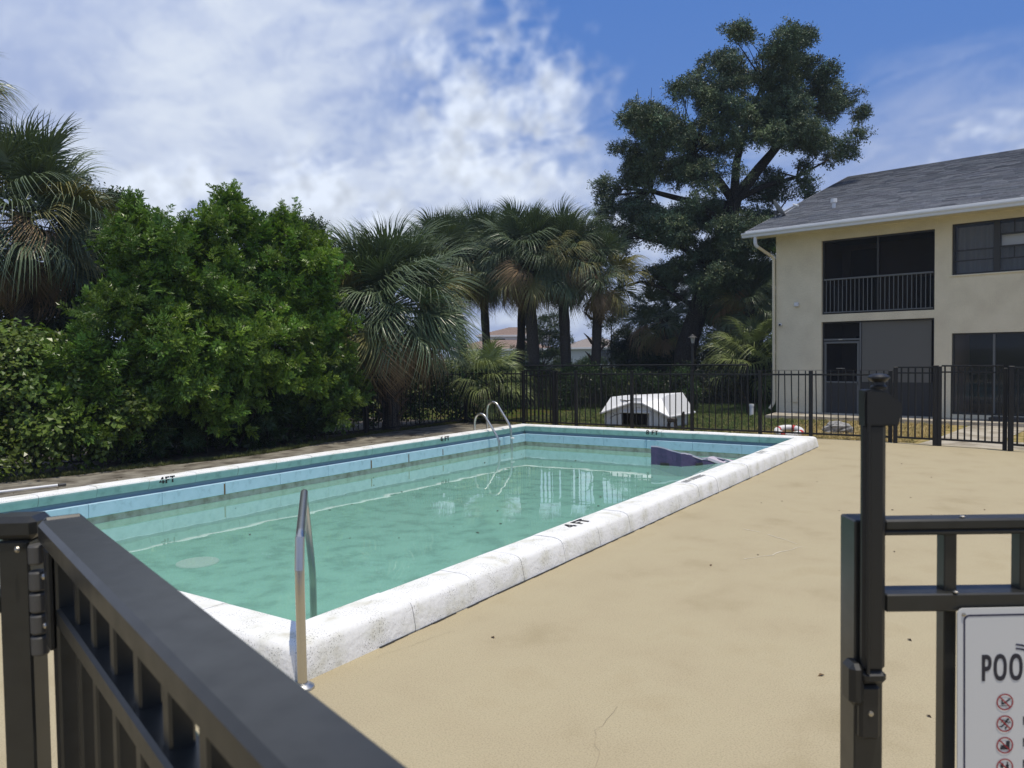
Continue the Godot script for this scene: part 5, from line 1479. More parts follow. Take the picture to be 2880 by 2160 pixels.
# a sprig with compound leaves
func pinnate_spray(seed_: int) -> MB:
	rng.seed = seed_
	var m := MB.new()
	var stem := 0.34
	for k in 9:
		var f := (k + 0.6) / 9.0
		var base := Vector3(0, stem * f, 0)
		var a := k * 2.4 + rnd(-0.3, 0.3)
		var rise := lerpf(0.35, 1.6, f)
		var d := Vector3(cos(a), rise, sin(a)).normalized()
		var len_ := rnd(0.14, 0.20)
		var v := rnd(0.82, 1.2)
		m.col = Color(v, v, v * rnd(0.8, 1.0))
		var side := d.cross(Vector3.UP).normalized()
		var up := side.cross(d).normalized()
		for j in 3:
			var p := base + d * len_ * (0.3 + 0.26 * j) - Vector3.UP * 0.02 * j * j * 0.25
			for s in [-1.0, 1.0]:
				leaf(m, p, side * s + d * 0.75 + up * 0.05, up + side * rnd(-0.4, 0.4), rnd(0.075, 0.1), rnd(0.032, 0.042))
		leaf(m, base + d * len_ * 0.92 - Vector3.UP * 0.035, d, up, 0.095, 0.04)
	return m

# a sprig with single leaves
func simple_spray(seed_: int, stem: float, count: int, length: float, wide: float, droop: float) -> MB:
	rng.seed = seed_
	var m := MB.new()
	for k in count:
		var f := (k + 0.5) / count
		var a := k * 2.4 + rnd(-0.5, 0.5)
		var v := rnd(0.75, 1.25)
		m.col = Color(v, v, v * rnd(0.75, 1.05))
		var d := Vector3(cos(a), rnd(0.1, 1.0) - droop, sin(a)).normalized()
		var side := d.cross(Vector3.UP).normalized()
		var p := Vector3(rnd(-0.03, 0.03), stem * f, rnd(-0.03, 0.03)) + d * rnd(0.0, stem * 0.35)
		leaf(m, p, d, side.cross(d) + side * rnd(-0.6, 0.6), length * rnd(0.75, 1.15), wide * rnd(0.8, 1.15), 0.15)
	return m

# clumps with many twigs that carry leaves: for crowns far away
func clump_spray(seed_: int, reach: float, twigs: int, per: int, length: float, wide: float) -> MB:
	rng.seed = seed_
	var m := MB.new()
	for t in twigs:
		var d := (sphere_dir() + Vector3(0, 0.45, 0)).normalized()
		var l := reach * rnd(0.5, 1.0)
		for k in per:
			var p := d * l * (0.25 + 0.75 * (k + 0.5) / per)
			var a := sphere_dir()
			var ld := (d * 0.7 + a).normalized()
			var v := rnd(0.7, 1.25)
			m.col = Color(v, v, v * rnd(0.75, 1.05))
			leaf(m, p, ld, (Vector3.UP + sphere_dir() * 0.8), length * rnd(0.75, 1.2), wide * rnd(0.8, 1.2), 0.15)
	return m

var sprays := {}

func pick(name_: String) -> Array:
	return sprays[name_]

# foliage over blobs [centre, radii, share]: leafy clumps over each blob's skin with gaps between them, and some leaves inside; tone is a linear colour
func foliage(t: Node3D, kind: String, blobs: Array, count: int, tone: Color, scale_: Vector2, inside := 0.3, upward := 0.5, called := "foliage", clump := 0.38) -> void:
	var kinds: Array = sprays[kind]
	var xf := []
	var cs := []
	for k in kinds.size():
		xf.append([]); cs.append([])
	var total := 0.0
	for b in blobs:
		total += pow(b[1].x * b[1].y * b[1].z, 0.667) * (b[2] if b.size() > 2 else 1.0)
	for b in blobs:
		var r: Vector3 = b[1]
		var n := int(count * pow(r.x * r.y * r.z, 0.667) * (b[2] if b.size() > 2 else 1.0) / total)
		var own := rnd(0.88, 1.14)
		var mean := pow(r.x * r.y * r.z, 0.333)
		var rc := clump * pow(mean, 0.6)
		var groups := maxi(4, int(n / 13.0))
		for i in groups:
			var d := sphere_dir()
			if d.y < -0.3 and rng.randf() < 0.5:
				d.y = -d.y
			var c: Vector3 = b[0] + d * r * rnd(0.62, 1.0)
			var tint := own * rnd(0.55, 1.45)
			for q in int(n * (1.0 - inside) / groups):
				var e := sphere_dir()
				e.y = absf(e.y) * 0.9 - 0.25
				var p := c + e * rc * Vector3(1.0, 0.75, 1.0) * pow(rng.randf(), 0.45)
				_leafy(kinds, xf, cs, t, p, e * 0.8 + d * 0.5 + Vector3(0, upward, 0) + sphere_dir() * 0.35, tone, tint, scale_)
		if kind == "pinnate":
			for i in maxi(2, int(6.0 * mean * mean)):
				var a := rnd(0, TAU)
				var ph := rnd(0.15, 1.1)
				var d := Vector3(cos(a) * sin(ph), cos(ph), sin(a) * sin(ph))
				var lean := Vector3(d.x * 0.5, 1.0, d.z * 0.5)
				var tint := own * rnd(1.0, 1.35)
				var hh := rnd(0.2, 0.55)
				for q in int(hh / 0.07):
					_leafy(kinds, xf, cs, t, b[0] + d * r * 0.97 + lean * (q * 0.07), Vector3(rnd(-0.7, 0.7), 1.0, rnd(-0.7, 0.7)), tone, tint, Vector2(0.6, 0.85) * (1.0 - 0.5 * q * 0.07 / hh))
		for i in int(n * inside):
			var d := sphere_dir()
			var p: Vector3 = b[0] + d * r * pow(rng.randf(), 0.4) * 0.95
			_leafy(kinds, xf, cs, t, p, d + Vector3(0, upward, 0) + sphere_dir() * 0.5, tone, own * rnd(0.75, 1.1), scale_)
	for k in kinds.size():
		if xf[k].size():
			many(called, kinds[k], xf[k], cs[k], t)

func _leafy(kinds: Array, xf: Array, cs: Array, t: Node3D, p: Vector3, y: Vector3, tone: Color, tint: float, scale_: Vector2) -> void:
	if p.y < 0.06:
		p.y = rnd(0.06, 0.3)
	var s := rnd(scale_.x, scale_.y)
	var k := rng.randi() % kinds.size()
	xf[k].append(Transform3D(frame(y, rnd(0, TAU)).scaled(Vector3(s, s, s)), p - t.position))
	var v := tint * rnd(0.85, 1.15)
	var warm := rnd(-0.12, 0.16)
	cs[k].append(Color(tone.r * v * (1.0 + warm), tone.g * v, tone.b * v * (1.0 - warm)))

# upright leafy shoots that stand out of a crown
func shoots(t: Node3D, kind: String, at: Array, tone: Color) -> void:
	var kinds: Array = sprays[kind]
	var xf := []
	var cs := []
	for q in at:
		var p: Vector3 = q[0]
		var h: float = q[1]
		var lean := Vector3(rnd(-0.15, 0.15), 1, rnd(-0.15, 0.15))
		for i in int(h / 0.075):
			var y := i * 0.075
			var w := 1.0 - 0.55 * y / h
			for k in 3:
				var a := rnd(0, TAU)
				var s := rnd(0.65, 1.0) * w
				xf.append(Transform3D(frame(Vector3(cos(a), 1.6, sin(a)), rnd(0, TAU)).scaled(Vector3(s, s, s)), p + lean * y - t.position))
				var v := rnd(0.9, 1.35)
				cs.append(Color(tone.r * v, tone.g * v, tone.b * v))
	many("shoots", kinds[0], xf, cs, t)

func stems(t: Node3D, list: Array, mt: Material) -> void:
	for q in list:
		var m := MB.new()
		var p := []
		var r := []
		var a: Vector3 = q[0]
		var b: Vector3 = q[1]
		var n := 5
		for i in n + 1:
			var f := float(i) / n
			p.append(a.lerp(b, f) + Vector3(sin(f * 5.0 + a.x) * 0.06, 0, cos(f * 4.0 + a.z) * 0.06) * a.distance_to(b) * 0.35 * f * (1.3 - f) - t.position)
			r.append(lerpf(q[2], q[3], f))
		m.tube(p, r, 7)
		obj("stem", m.mesh(mt), t)

func make_sprays() -> void:
	sprays["pinnate"] = [pinnate_spray(1).mesh(M.leaf), pinnate_spray(2).mesh(M.leaf), pinnate_spray(3).mesh(M.leaf)]
	sprays["round"] = [simple_spray(4, 0.26, 11, 0.085, 0.075, 0.3).mesh(M.leaf), simple_spray(5, 0.26, 11, 0.075, 0.07, 0.3).mesh(M.leaf)]
	sprays["small"] = [clump_spray(6, 0.34, 11, 6, 0.075, 0.036).mesh(M.leaf), clump_spray(7, 0.34, 11, 6, 0.07, 0.034).mesh(M.leaf)]
	sprays["oak"] = [clump_spray(8, 0.36, 10, 6, 0.085, 0.042).mesh(M.oak_leaf), clump_spray(9, 0.36, 10, 6, 0.08, 0.04).mesh(M.oak_leaf), clump_spray(10, 0.40, 12, 5, 0.085, 0.045).mesh(M.oak_leaf)]
	sprays["broad"] = [clump_spray(12, 0.42, 9, 5, 0.14, 0.075).mesh(M.leaf), clump_spray(13, 0.42, 9, 5, 0.13, 0.07).mesh(M.leaf)]

func plants() -> void:
	make_sprays()
	rng.seed = 100
	var mid := Color(0.112, 0.195, 0.034)
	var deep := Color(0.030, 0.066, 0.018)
	var lime := Color(0.105, 0.160, 0.030)
	# the hedge from left to right
	var t := thing("vine_hedge", "low yellow green vine hedge with round leaves at the left end of the walkway", "hedge", Vector3(-12.9, 0, -5))
	foliage(t, "round", [[Vector3(-13.0, 0.95, -3.2), Vector3(0.8, 1.0, 1.0)], [Vector3(-13.1, 1.0, -4.6), Vector3(0.75, 0.98, 0.9)], [Vector3(-13.0, 0.98, -5.7), Vector3(0.75, 1.0, 0.9)], [Vector3(-12.75, 1.0, -6.8), Vector3(0.7, 1.05, 0.85)], [Vector3(-12.45, 0.3, -4.9), Vector3(0.42, 0.42, 0.8), 0.8], [Vector3(-12.2, 0.35, -5.9), Vector3(0.35, 0.42, 0.6), 0.8], [Vector3(-12.1, 0.75, -7.0), Vector3(0.4, 0.45, 0.5), 0.6], [Vector3(-13.2, 1.75, -6.0), Vector3(0.5, 0.4, 0.9)], [Vector3(-13.1, 1.7, -4.3), Vector3(0.5, 0.35, 0.8)]], 2600, lime, Vector2(0.75, 1.2), 0.35, 0.5)
	foliage(t, "pinnate", [[Vector3(-12.5, 1.35, -6.6), Vector3(0.5, 0.6, 0.6)], [Vector3(-12.15, 0.75, -6.6), Vector3(0.35, 0.4, 0.5)]], 220, mid, Vector2(0.8, 1.15))
	stems(t, [[Vector3(-13.0, 0, -4.5), Vector3(-13.0, 1.6, -4.2), 0.025, 0.008], [Vector3(-12.8, 0, -6.2), Vector3(-12.7, 1.8, -6.5), 0.03, 0.008]], M.bark)
	t = thing("tall_shrub", "tall dark leafy shrub between the left palm and the tallest hedge shrub", "shrub", Vector3(-12.6, 0, -8.0))
	foliage(t, "pinnate", HEDGE_A, 560, mid, Vector2(0.7, 1.1))
	shoots(t, "pinnate", HEDGE_AS, mid)
	stems(t, [[Vector3(-12.6, 0, -8.0), Vector3(-12.5, 3.2, -8.0), 0.06, 0.02], [Vector3(-12.6, 0.5, -8.0), Vector3(-12.2, 3.0, -7.3), 0.04, 0.015], [Vector3(-12.6, 1.0, -8.0), Vector3(-12.42, 4.1, -7.46), 0.03, 0.008], [Vector3(-12.5, 0.8, -8.0), Vector3(-12.6, 3.0, -8.5), 0.03, 0.01]], M.bark)
	t = thing("tall_shrub", "tallest hedge shrub with upright leafy shoots against the sky", "shrub", Vector3(-12.5, 0, -9.2))
	foliage(t, "pinnate", HEDGE_B, 680, Color(0.128, 0.220, 0.036), Vector2(0.7, 1.1))
	shoots(t, "pinnate", HEDGE_BS, Color(0.10, 0.185, 0.032))
	stems(t, [[Vector3(-12.5, 0, -9.2), Vector3(-12.35, 3.9, -9.2), 0.06, 0.02], [Vector3(-12.5, 0.5, -9.2), Vector3(-12.3, 3.5, -9.6), 0.04, 0.012], [Vector3(-12.4, 0.3, -9.1), Vector3(-12.1, 2.9, -8.6), 0.035, 0.012], [Vector3(-12.2, 0.15, -8.4), Vector3(-12.05, 1.0, -8.6), 0.015, 0.01]], M.bark)
	t = thing("tall_shrub", "bright green rounded shrub right of the tallest hedge shrub", "shrub", Vector3(-12.4, 0, -10.5))
	foliage(t, "pinnate", HEDGE_C, 680, Color(0.150, 0.250, 0.038), Vector2(0.7, 1.1))
	shoots(t, "pinnate", HEDGE_CS, Color(0.115, 0.205, 0.034))
	stems(t, [[Vector3(-12.4, 0, -10.5), Vector3(-12.3, 3.4, -10.4), 0.05, 0.02], [Vector3(-12.4, 0.3, -10.5), Vector3(-12.1, 3.0, -10.9), 0.03, 0.012], [Vector3(-12.4, 0.5, -10.4), Vector3(-12.4, 3.5, -10.8), 0.03, 0.012]], M.bark)
	t = thing("front_shrub", "spreading leafy shrub bulging over the walkway in front of the tall shrubs", "shrub", Vector3(-12.1, 0, -9.0))
	foliage(t, "pinnate", HEDGE_LW, 600, Color(0.140, 0.230, 0.036), Vector2(0.7, 1.15))
	stems(t, [[Vector3(-12.3, 0, -8.6), Vector3(-11.8, 1.3, -8.2), 0.025, 0.008], [Vector3(-12.3, 0, -9.2), Vector3(-11.8, 1.2, -9.6), 0.025, 0.008]], M.bark)
	t = thing("low_shrub", "low spreading shrub at the edge of the walkway under the bright shrub", "shrub", Vector3(-12.0, 0, -11.2))
	foliage(t, "pinnate", HEDGE_R, 230, Color(0.105, 0.175, 0.032), Vector2(0.65, 1.0))
	stems(t, [[Vector3(-12.1, 0, -11.2), Vector3(-11.9, 1.3, -11.3), 0.02, 0.008]], M.bark)
	t = thing("fence_vines", "dark vines smothering the fence behind the big round palm", "vines", Vector3(-13.2, 0, -13.5))
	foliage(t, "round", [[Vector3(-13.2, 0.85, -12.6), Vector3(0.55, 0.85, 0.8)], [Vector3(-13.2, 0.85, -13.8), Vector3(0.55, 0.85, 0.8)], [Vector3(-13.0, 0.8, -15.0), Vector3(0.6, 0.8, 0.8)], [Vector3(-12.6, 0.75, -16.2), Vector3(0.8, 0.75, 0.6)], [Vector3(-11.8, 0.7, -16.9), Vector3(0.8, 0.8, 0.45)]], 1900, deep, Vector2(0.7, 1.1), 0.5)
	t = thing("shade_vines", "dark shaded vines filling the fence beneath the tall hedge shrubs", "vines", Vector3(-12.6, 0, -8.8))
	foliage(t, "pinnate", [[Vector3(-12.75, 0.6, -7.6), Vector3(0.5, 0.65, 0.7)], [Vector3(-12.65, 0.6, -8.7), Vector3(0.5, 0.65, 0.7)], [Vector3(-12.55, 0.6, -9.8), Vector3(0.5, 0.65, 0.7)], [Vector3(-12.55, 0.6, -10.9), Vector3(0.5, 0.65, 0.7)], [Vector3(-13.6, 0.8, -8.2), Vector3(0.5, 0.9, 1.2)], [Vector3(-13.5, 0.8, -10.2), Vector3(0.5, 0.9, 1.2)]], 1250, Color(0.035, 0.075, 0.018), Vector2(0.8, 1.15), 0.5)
	t = thing("back_hedge", "clipped dark hedge seen through the chain link fence", "hedge", Vector3(-11, 0, -21.9))
	foliage(t, "small", [[Vector3(-15.0, 0.6, -21.8), Vector3(1.1, 0.75, 0.5)], [Vector3(-13.4, 0.6, -21.8), Vector3(1.1, 0.72, 0.5)], [Vector3(-11.9, 0.6, -21.8), Vector3(1.1, 0.72, 0.5)], [Vector3(-10.4, 0.55, -21.8), Vector3(1.1, 0.68, 0.5)], [Vector3(-9.0, 0.5, -22.2), Vector3(0.9, 0.6, 0.5)]], 1100, Color(0.036, 0.075, 0.018), Vector2(0.7, 1.0))
	# finer leaved trees behind the hedge
	tree("hedge_tree", "fine leaved dark tree behind the hedge right of the left palm", Vector3(-17.2, 0, -9.6), HEDGE_T1, 1000, "small", Color(0.060, 0.098, 0.040), 0.10)
	tree("hedge_tree", "small dark tree under the left palm at the left picture edge", Vector3(-17.0, 0, -7.6), HEDGE_T2, 620, "small", Color(0.036, 0.066, 0.028), 0.08)
	tree("hedge_tree", "grey green tree showing between the bright shrub and the big round palm", Vector3(-13.6, 0, -12.3), HEDGE_T3, 330, "small", Color(0.070, 0.112, 0.045), 0.06)
	tree("edge_tree", "small tree with pale leaves cut by the left picture edge", Vector3(-23.5, 0, -9.0), [[Vector3(-23.3, 2.9, -9.0), Vector3(0.9, 0.7, 0.8)], [Vector3(-23.9, 3.1, -8.0), Vector3(0.9, 0.8, 0.8)]], 260, "small", Color(0.06, 0.095, 0.035), 0.06)
	# shrubs far behind the chain link fence
	tree("garden_shrub", "row of low dark shrubs before the far houses, seen between the palm trunks", Vector3(-20.5, 0, -38.5), [[Vector3(-21.8, 0.8, -37.5), Vector3(1.3, 1.0, 0.7)], [Vector3(-23.6, 1.2, -36.8), Vector3(1.2, 1.3, 0.7)], [Vector3(-20.2, 0.7, -38.4), Vector3(1.2, 0.9, 0.7)], [Vector3(-18.6, 0.9, -39.0), Vector3(1.2, 0.9, 0.7)], [Vector3(-17.2, 0.7, -40.0), Vector3(1.2, 0.9, 0.7)]], 700, "small", Color(0.045, 0.080, 0.026), 0.04)
	tree("garden_tree", "young tree with sparse leaves between the third and fourth palm trunks", Vector3(-20.8, 0, -34.2), [[Vector3(-20.8, 2.4, -34.2), Vector3(0.95, 1.1, 0.9)], [Vector3(-20.3, 3.3, -34.3), Vector3(0.6, 0.6, 0.6)], [Vector3(-21.3, 1.5, -34.0), Vector3(0.7, 0.7, 0.7)], [Vector3(-19.9, 2.0, -34.6), Vector3(0.6, 0.8, 0.6)]], 420, "small", Color(0.038, 0.07, 0.022), 0.06)
	tree("garden_tree", "slender open tree against the sky left of the oak", Vector3(-17.9, 0, -36.1), [[Vector3(-17.9, 2.9, -36.1), Vector3(0.9, 1.2, 0.9)], [Vector3(-17.8, 3.9, -36.2), Vector3(0.6, 0.6, 0.6)], [Vector3(-17.3, 2.0, -36.4), Vector3(0.7, 0.9, 0.7)]], 330, "small", Color(0.034, 0.062, 0.022), 0.06)
	tree("garden_tree", "bushy green tree at the left foot of the oak", Vector3(-15.0, 0, -36.5), [[Vector3(-15.2, 1.6, -36.5), Vector3(1.1, 1.2, 1.0)], [Vector3(-16.2, 1.5, -37.0), Vector3(0.9, 0.9, 0.9)], [Vector3(-14.2, 2.2, -36.0), Vector3(0.9, 1.3, 0.9)]], 700, "small", Color(0.045, 0.085, 0.022), 0.08)
	tree("garden_tree", "thin twiggy tree with tiny leaves between the last palm and the oak", Vector3(-13.8, 0, -32.5), [[Vector3(-13.9, 3.4, -32.5), Vector3(0.9, 1.1, 0.8), 0.6], [Vector3(-13.2, 4.3, -32.7), Vector3(0.8, 0.8, 0.8), 0.6], [Vector3(-13.5, 2.2, -32.4), Vector3(0.8, 0.8, 0.8)]], 260, "small", Color(0.05, 0.075, 0.03), 0.05)
	# behind the building's corner
	tree("yard_tree", "lighter green leafy tree filling the gap beside the building", Vector3(-9.1, 0, -31.3), [[Vector3(-9.2, 2.2, -31.2), Vector3(1.1, 1.5, 1.0)], [Vector3(-8.6, 4.0, -31.6), Vector3(1.1, 1.3, 1.0)], [Vector3(-9.8, 4.2, -31.0), Vector3(1.1, 1.3, 1.0)], [Vector3(-9.0, 5.9, -31.6), Vector3(1.1, 1.1, 1.0)], [Vector3(-8.7, 1.0, -30.6), Vector3(0.9, 0.8, 0.7)], [Vector3(-10.4, 2.4, -30.6), Vector3(1.0, 1.4, 0.8)]], 2200, "small", Color(0.075, 0.135, 0.024), 0.10)
	tree("yard_shrub", "small pale green shrub at the wall corner below the lighter tree", Vector3(-7.6, 0, -26.0), [[Vector3(-7.55, 1.1, -26.0), Vector3(0.5, 0.5, 0.5)], [Vector3(-7.9, 0.7, -26.1), Vector3(0.5, 0.5, 0.5)], [Vector3(-7.45, 1.55, -26.3), Vector3(0.4, 0.4, 0.4)]], 300, "small", Color(0.085, 0.135, 0.04), 0.03)
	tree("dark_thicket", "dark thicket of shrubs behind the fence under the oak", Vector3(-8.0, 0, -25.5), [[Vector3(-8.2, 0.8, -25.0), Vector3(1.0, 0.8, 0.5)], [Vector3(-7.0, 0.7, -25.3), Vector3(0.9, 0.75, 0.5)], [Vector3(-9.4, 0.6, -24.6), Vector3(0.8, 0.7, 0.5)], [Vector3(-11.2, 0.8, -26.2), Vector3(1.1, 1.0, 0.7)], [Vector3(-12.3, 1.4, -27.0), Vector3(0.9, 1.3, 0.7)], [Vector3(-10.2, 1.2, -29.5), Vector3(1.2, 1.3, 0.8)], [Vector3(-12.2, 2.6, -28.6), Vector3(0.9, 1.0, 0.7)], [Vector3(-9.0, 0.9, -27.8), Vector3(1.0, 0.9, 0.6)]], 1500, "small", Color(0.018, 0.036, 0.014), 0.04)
	oak()

func tree(called: String, label: String, at: Vector3, blobs: Array, count: int, kind: String, tone: Color, trunk: float) -> void:
	var t := thing(called, label, "shrub" if called.contains("shrub") else ("thicket" if called.contains("thicket") else "tree"), at)
	foliage(t, kind, blobs, count, tone, Vector2(0.7, 1.15), 0.3, 0.35, "crown", 0.42)
	var m := MB.new()
	var c: Vector3 = blobs[0][0]
	var fork := at.lerp(c, 0.45)
	m.tube([Vector3(), (at.lerp(fork, 0.5) - at) + Vector3(0.06, 0, 0.03), fork - at], [trunk * 1.25, trunk, trunk * 0.85], 8)
	var tr := obj("trunk", m.mesh(M.bark), t)
	for b in blobs:
		m = MB.new()
		var e: Vector3 = b[0]
		m.tube([fork - at, fork.lerp(e, 0.5) - at + Vector3(rnd(-0.15, 0.15), 0.1, rnd(-0.15, 0.15)), e + b[1] * Vector3(0, 0.5, 0) - at], [trunk * 0.6, trunk * 0.42, trunk * 0.12], 6)
		obj("branch", m.mesh(M.bark), tr)

func oak() -> void:
	rng.seed = 321
	var t := thing("oak_tree", "tall spreading oak tree with a forked dark trunk beside the building", "tree", Vector3(-10.0, 0, -25.9))
	var o := t.position
	var f := Vector3(-0.553, -0.037, -0.832)
	var blobs := []
	var b0 := OAK
	for q in b0:
		var depth: float = q[3]
		var r: float = q[4]
		var mid_ := Vector3(q[0], q[1], q[2]) + f * depth
		for k in 4:
			var sr: float = r * rnd(0.34, 0.62)
			var so := sphere_dir() * r * rnd(0.45, 0.85)
			blobs.append([mid_ + so * Vector3(1, 0.9, 1.2), Vector3(sr * 1.15, sr * 0.85, sr * 1.15), q[5] if q.size() > 5 else 1.0])
	foliage(t, "oak", blobs, 10500, Color(0.110, 0.155, 0.088), Vector2(0.55, 1.0), 0.4, 0.35, "crown", 0.55)
	# trunk, limbs and boughs
	var m := MB.new()
	m.tube([Vector3(-10.05, -0.1, -25.85) - o, Vector3(-10.0, 0.6, -25.8) - o, Vector3(-9.95, 1.8, -25.8) - o, Vector3(-9.4, 4.0, -26.3) - o, Vector3(-8.95, 5.6, -26.7) - o, Vector3(-8.62, 6.9, -26.95) - o], [0.62, 0.44, 0.36, 0.31, 0.28, 0.26], 14)
	var tr := obj("trunk", m.mesh(M.bark), t)
	var fork := Vector3(-8.62, 6.9, -26.95)
	for l in [[fork, Vector3(-7.9, 8.0, -27.4), Vector3(-7.2, 9.0, -27.9), Vector3(-6.4, 10.2, -28.4), 0.22], [fork, Vector3(-8.55, 8.2, -27.0), Vector3(-8.3, 9.6, -27.3), Vector3(-7.6, 11.6, -27.9), 0.17], [fork, Vector3(-9.1, 7.7, -26.7), Vector3(-9.8, 8.6, -26.3), Vector3(-10.6, 9.3, -25.9), 0.16], [Vector3(-8.8, 6.1, -26.8), Vector3(-9.8, 6.9, -26.2), Vector3(-11.0, 7.3, -25.4), Vector3(-12.0, 7.2, -24.8), 0.14], [Vector3(-9.2, 4.7, -26.5), Vector3(-10.2, 5.4, -26.0), Vector3(-11.2, 5.7, -25.4), Vector3(-12.2, 6.0, -24.9), 0.13], [fork, Vector3(-7.8, 7.4, -27.5), Vector3(-6.8, 7.7, -28.1), Vector3(-5.9, 8.3, -28.8), 0.11], [Vector3(-9.0, 5.4, -26.6), Vector3(-8.2, 5.9, -27.0), Vector3(-7.4, 6.3, -27.5), Vector3(-6.8, 6.4, -27.9), 0.1], [Vector3(-9.6, 3.2, -26.1), Vector3(-10.5, 3.9, -25.6), Vector3(-11.3, 4.2, -25.2), Vector3(-12.0, 4.0, -24.8), 0.09]]:
		m = MB.new()
		var p := []
		for i in 4:
			p.append(l[i] - o)
		m.tube(p, [l[4], l[4] * 0.8, l[4] * 0.55, l[4] * 0.2], 9)
		obj("limb", m.mesh(M.bark), tr)
		# boughs from each limb to the leaf masses near it
	for b in blobs:
		if rng.randf() < 0.35:
			continue
		var c: Vector3 = b[0]
		var best := fork
		var bd := 99.0
		for q in [fork, Vector3(-7.2, 9.0, -27.9), Vector3(-6.6, 9.9, -28.3), Vector3(-8.3, 9.6, -27.3), Vector3(-7.8, 11.0, -27.8), Vector3(-9.8, 8.6, -26.3), Vector3(-11.0, 7.3, -25.4), Vector3(-11.2, 5.7, -25.4), Vector3(-6.8, 7.7, -28.1), Vector3(-7.4, 6.3, -27.5), Vector3(-9.4, 4.0, -26.3), Vector3(-11.0, 4.1, -25.3)]:
			if c.distance_to(q) < bd:
				bd = c.distance_to(q); best = q
		for k in 1:
			var e := c + sphere_dir() * float(b[1].x) * 0.6
			m = MB.new()
			var s := best.lerp(c, 0.0 if k == 0 else 0.6)
			m.tube([s - o, s.lerp(e, 0.5) + sphere_dir() * 0.3 + Vector3(0, 0.15, 0) - o, e - o], [0.034, 0.018, 0.005], 5)
			obj("bough", m.mesh(M.bark), tr)
	# bare dead twigs on the upper left
	for q in [[Vector3(-11.2, 9.5, -25.6), Vector3(-11.5, 10.9, -25.4)], [Vector3(-11.0, 9.4, -25.7), Vector3(-11.05, 10.9, -25.6)], [Vector3(-11.2, 9.4, -25.6), Vector3(-12.3, 10.2, -25.0)], [Vector3(-10.8, 9.3, -25.8), Vector3(-10.55, 10.2, -25.9)]]:
		m = MB.new()
		m.tube([q[0] - o, q[0].lerp(q[1], 0.5) + Vector3(-0.1, 0, 0) - o, q[1] - o], [0.03, 0.018, 0.006], 5)
		obj("dead_twig", m.mesh(M.bark), tr)

# ---------------------------------------------------------------- palms
# a fan frond: stalk along +z, blade beyond it; droop bends the segments down
func frond_mesh(seed_: int, stalk: float, reach: float, spread: float, droop: float, tipdroop: float, mt: Material, segs := 44) -> ArrayMesh:
	rng.seed = seed_
	var m := MB.new()
	var bend := func(s: float) -> Vector3: return Vector3(0, -0.10 * s * s - droop * 0.10 * s * s, s)
	var p := []
	for i in 6:
		p.append(bend.call(stalk * i / 5.0))
	m.col = Color(1.15, 1.15, 0.9)
	m.tube(p, [0.019, 0.016, 0.014, 0.013, 0.012, 0.010], 5, false)
	var costa := reach * 0.36
	for i in segs:
		var u := (i + 0.5) / segs * 2.0 - 1.0
		var th := u * spread + rnd(-0.035, 0.035)
		var along_ := costa * (1.0 - absf(u)) * rnd(0.85, 1.0)
		var start: Vector3 = bend.call(stalk + along_)
		start.y -= droop * along_ * along_ * 0.9
		var d := Vector3(sin(th), 0.30 * absf(sin(th)) - droop * 0.25 * (1.0 - absf(u)) + rnd(-0.09, 0.09), cos(th)).normalized()
		var l := (reach - along_ * 0.55) * (0.80 + 0.2 * cos(th)) * rnd(0.92, 1.06)
		var w := 0.039 * reach
		var v := rnd(0.78, 1.2)
		m.col = Color(v, v, v * rnd(0.85, 1.05))
		var side := d.cross(Vector3.UP).normalized()
		var up := side.cross(d).normalized()
		var n := 6
		var last := PackedVector3Array()
		var tw := rnd(-0.8, 0.8)
		var dv := rnd(0.6, 1.5)
		for k in n + 1:
			var f := float(k) / n
			var fall := droop * 0.42 * f * f * (0.5 + 0.5 * dv) + tipdroop * dv * maxf(0.0, f - 0.45) * maxf(0.0, f - 0.45) * 2.2
			var at := start + d * l * f * (1.0 - 0.16 * fall) + Vector3(0, -l * fall, 0)
			var ww := w * (0.5 + 1.5 * f if f < 0.33 else lerpf(1.0, 0.05, pow((f - 0.33) / 0.67, 0.9)))
			var s2 := (side * cos(tw * f) + up * sin(tw * f)) * ww * 0.5
			var ridge := up * ww * 0.28
			var cur := PackedVector3Array([at - s2, at + ridge, at + s2])
			if k > 0:
				m.quad(last[0], last[1], cur[1], cur[0])
				m.quad(last[1], last[2], cur[2], cur[1])
			last = cur
	return m.mesh(mt)

var fronds := {}

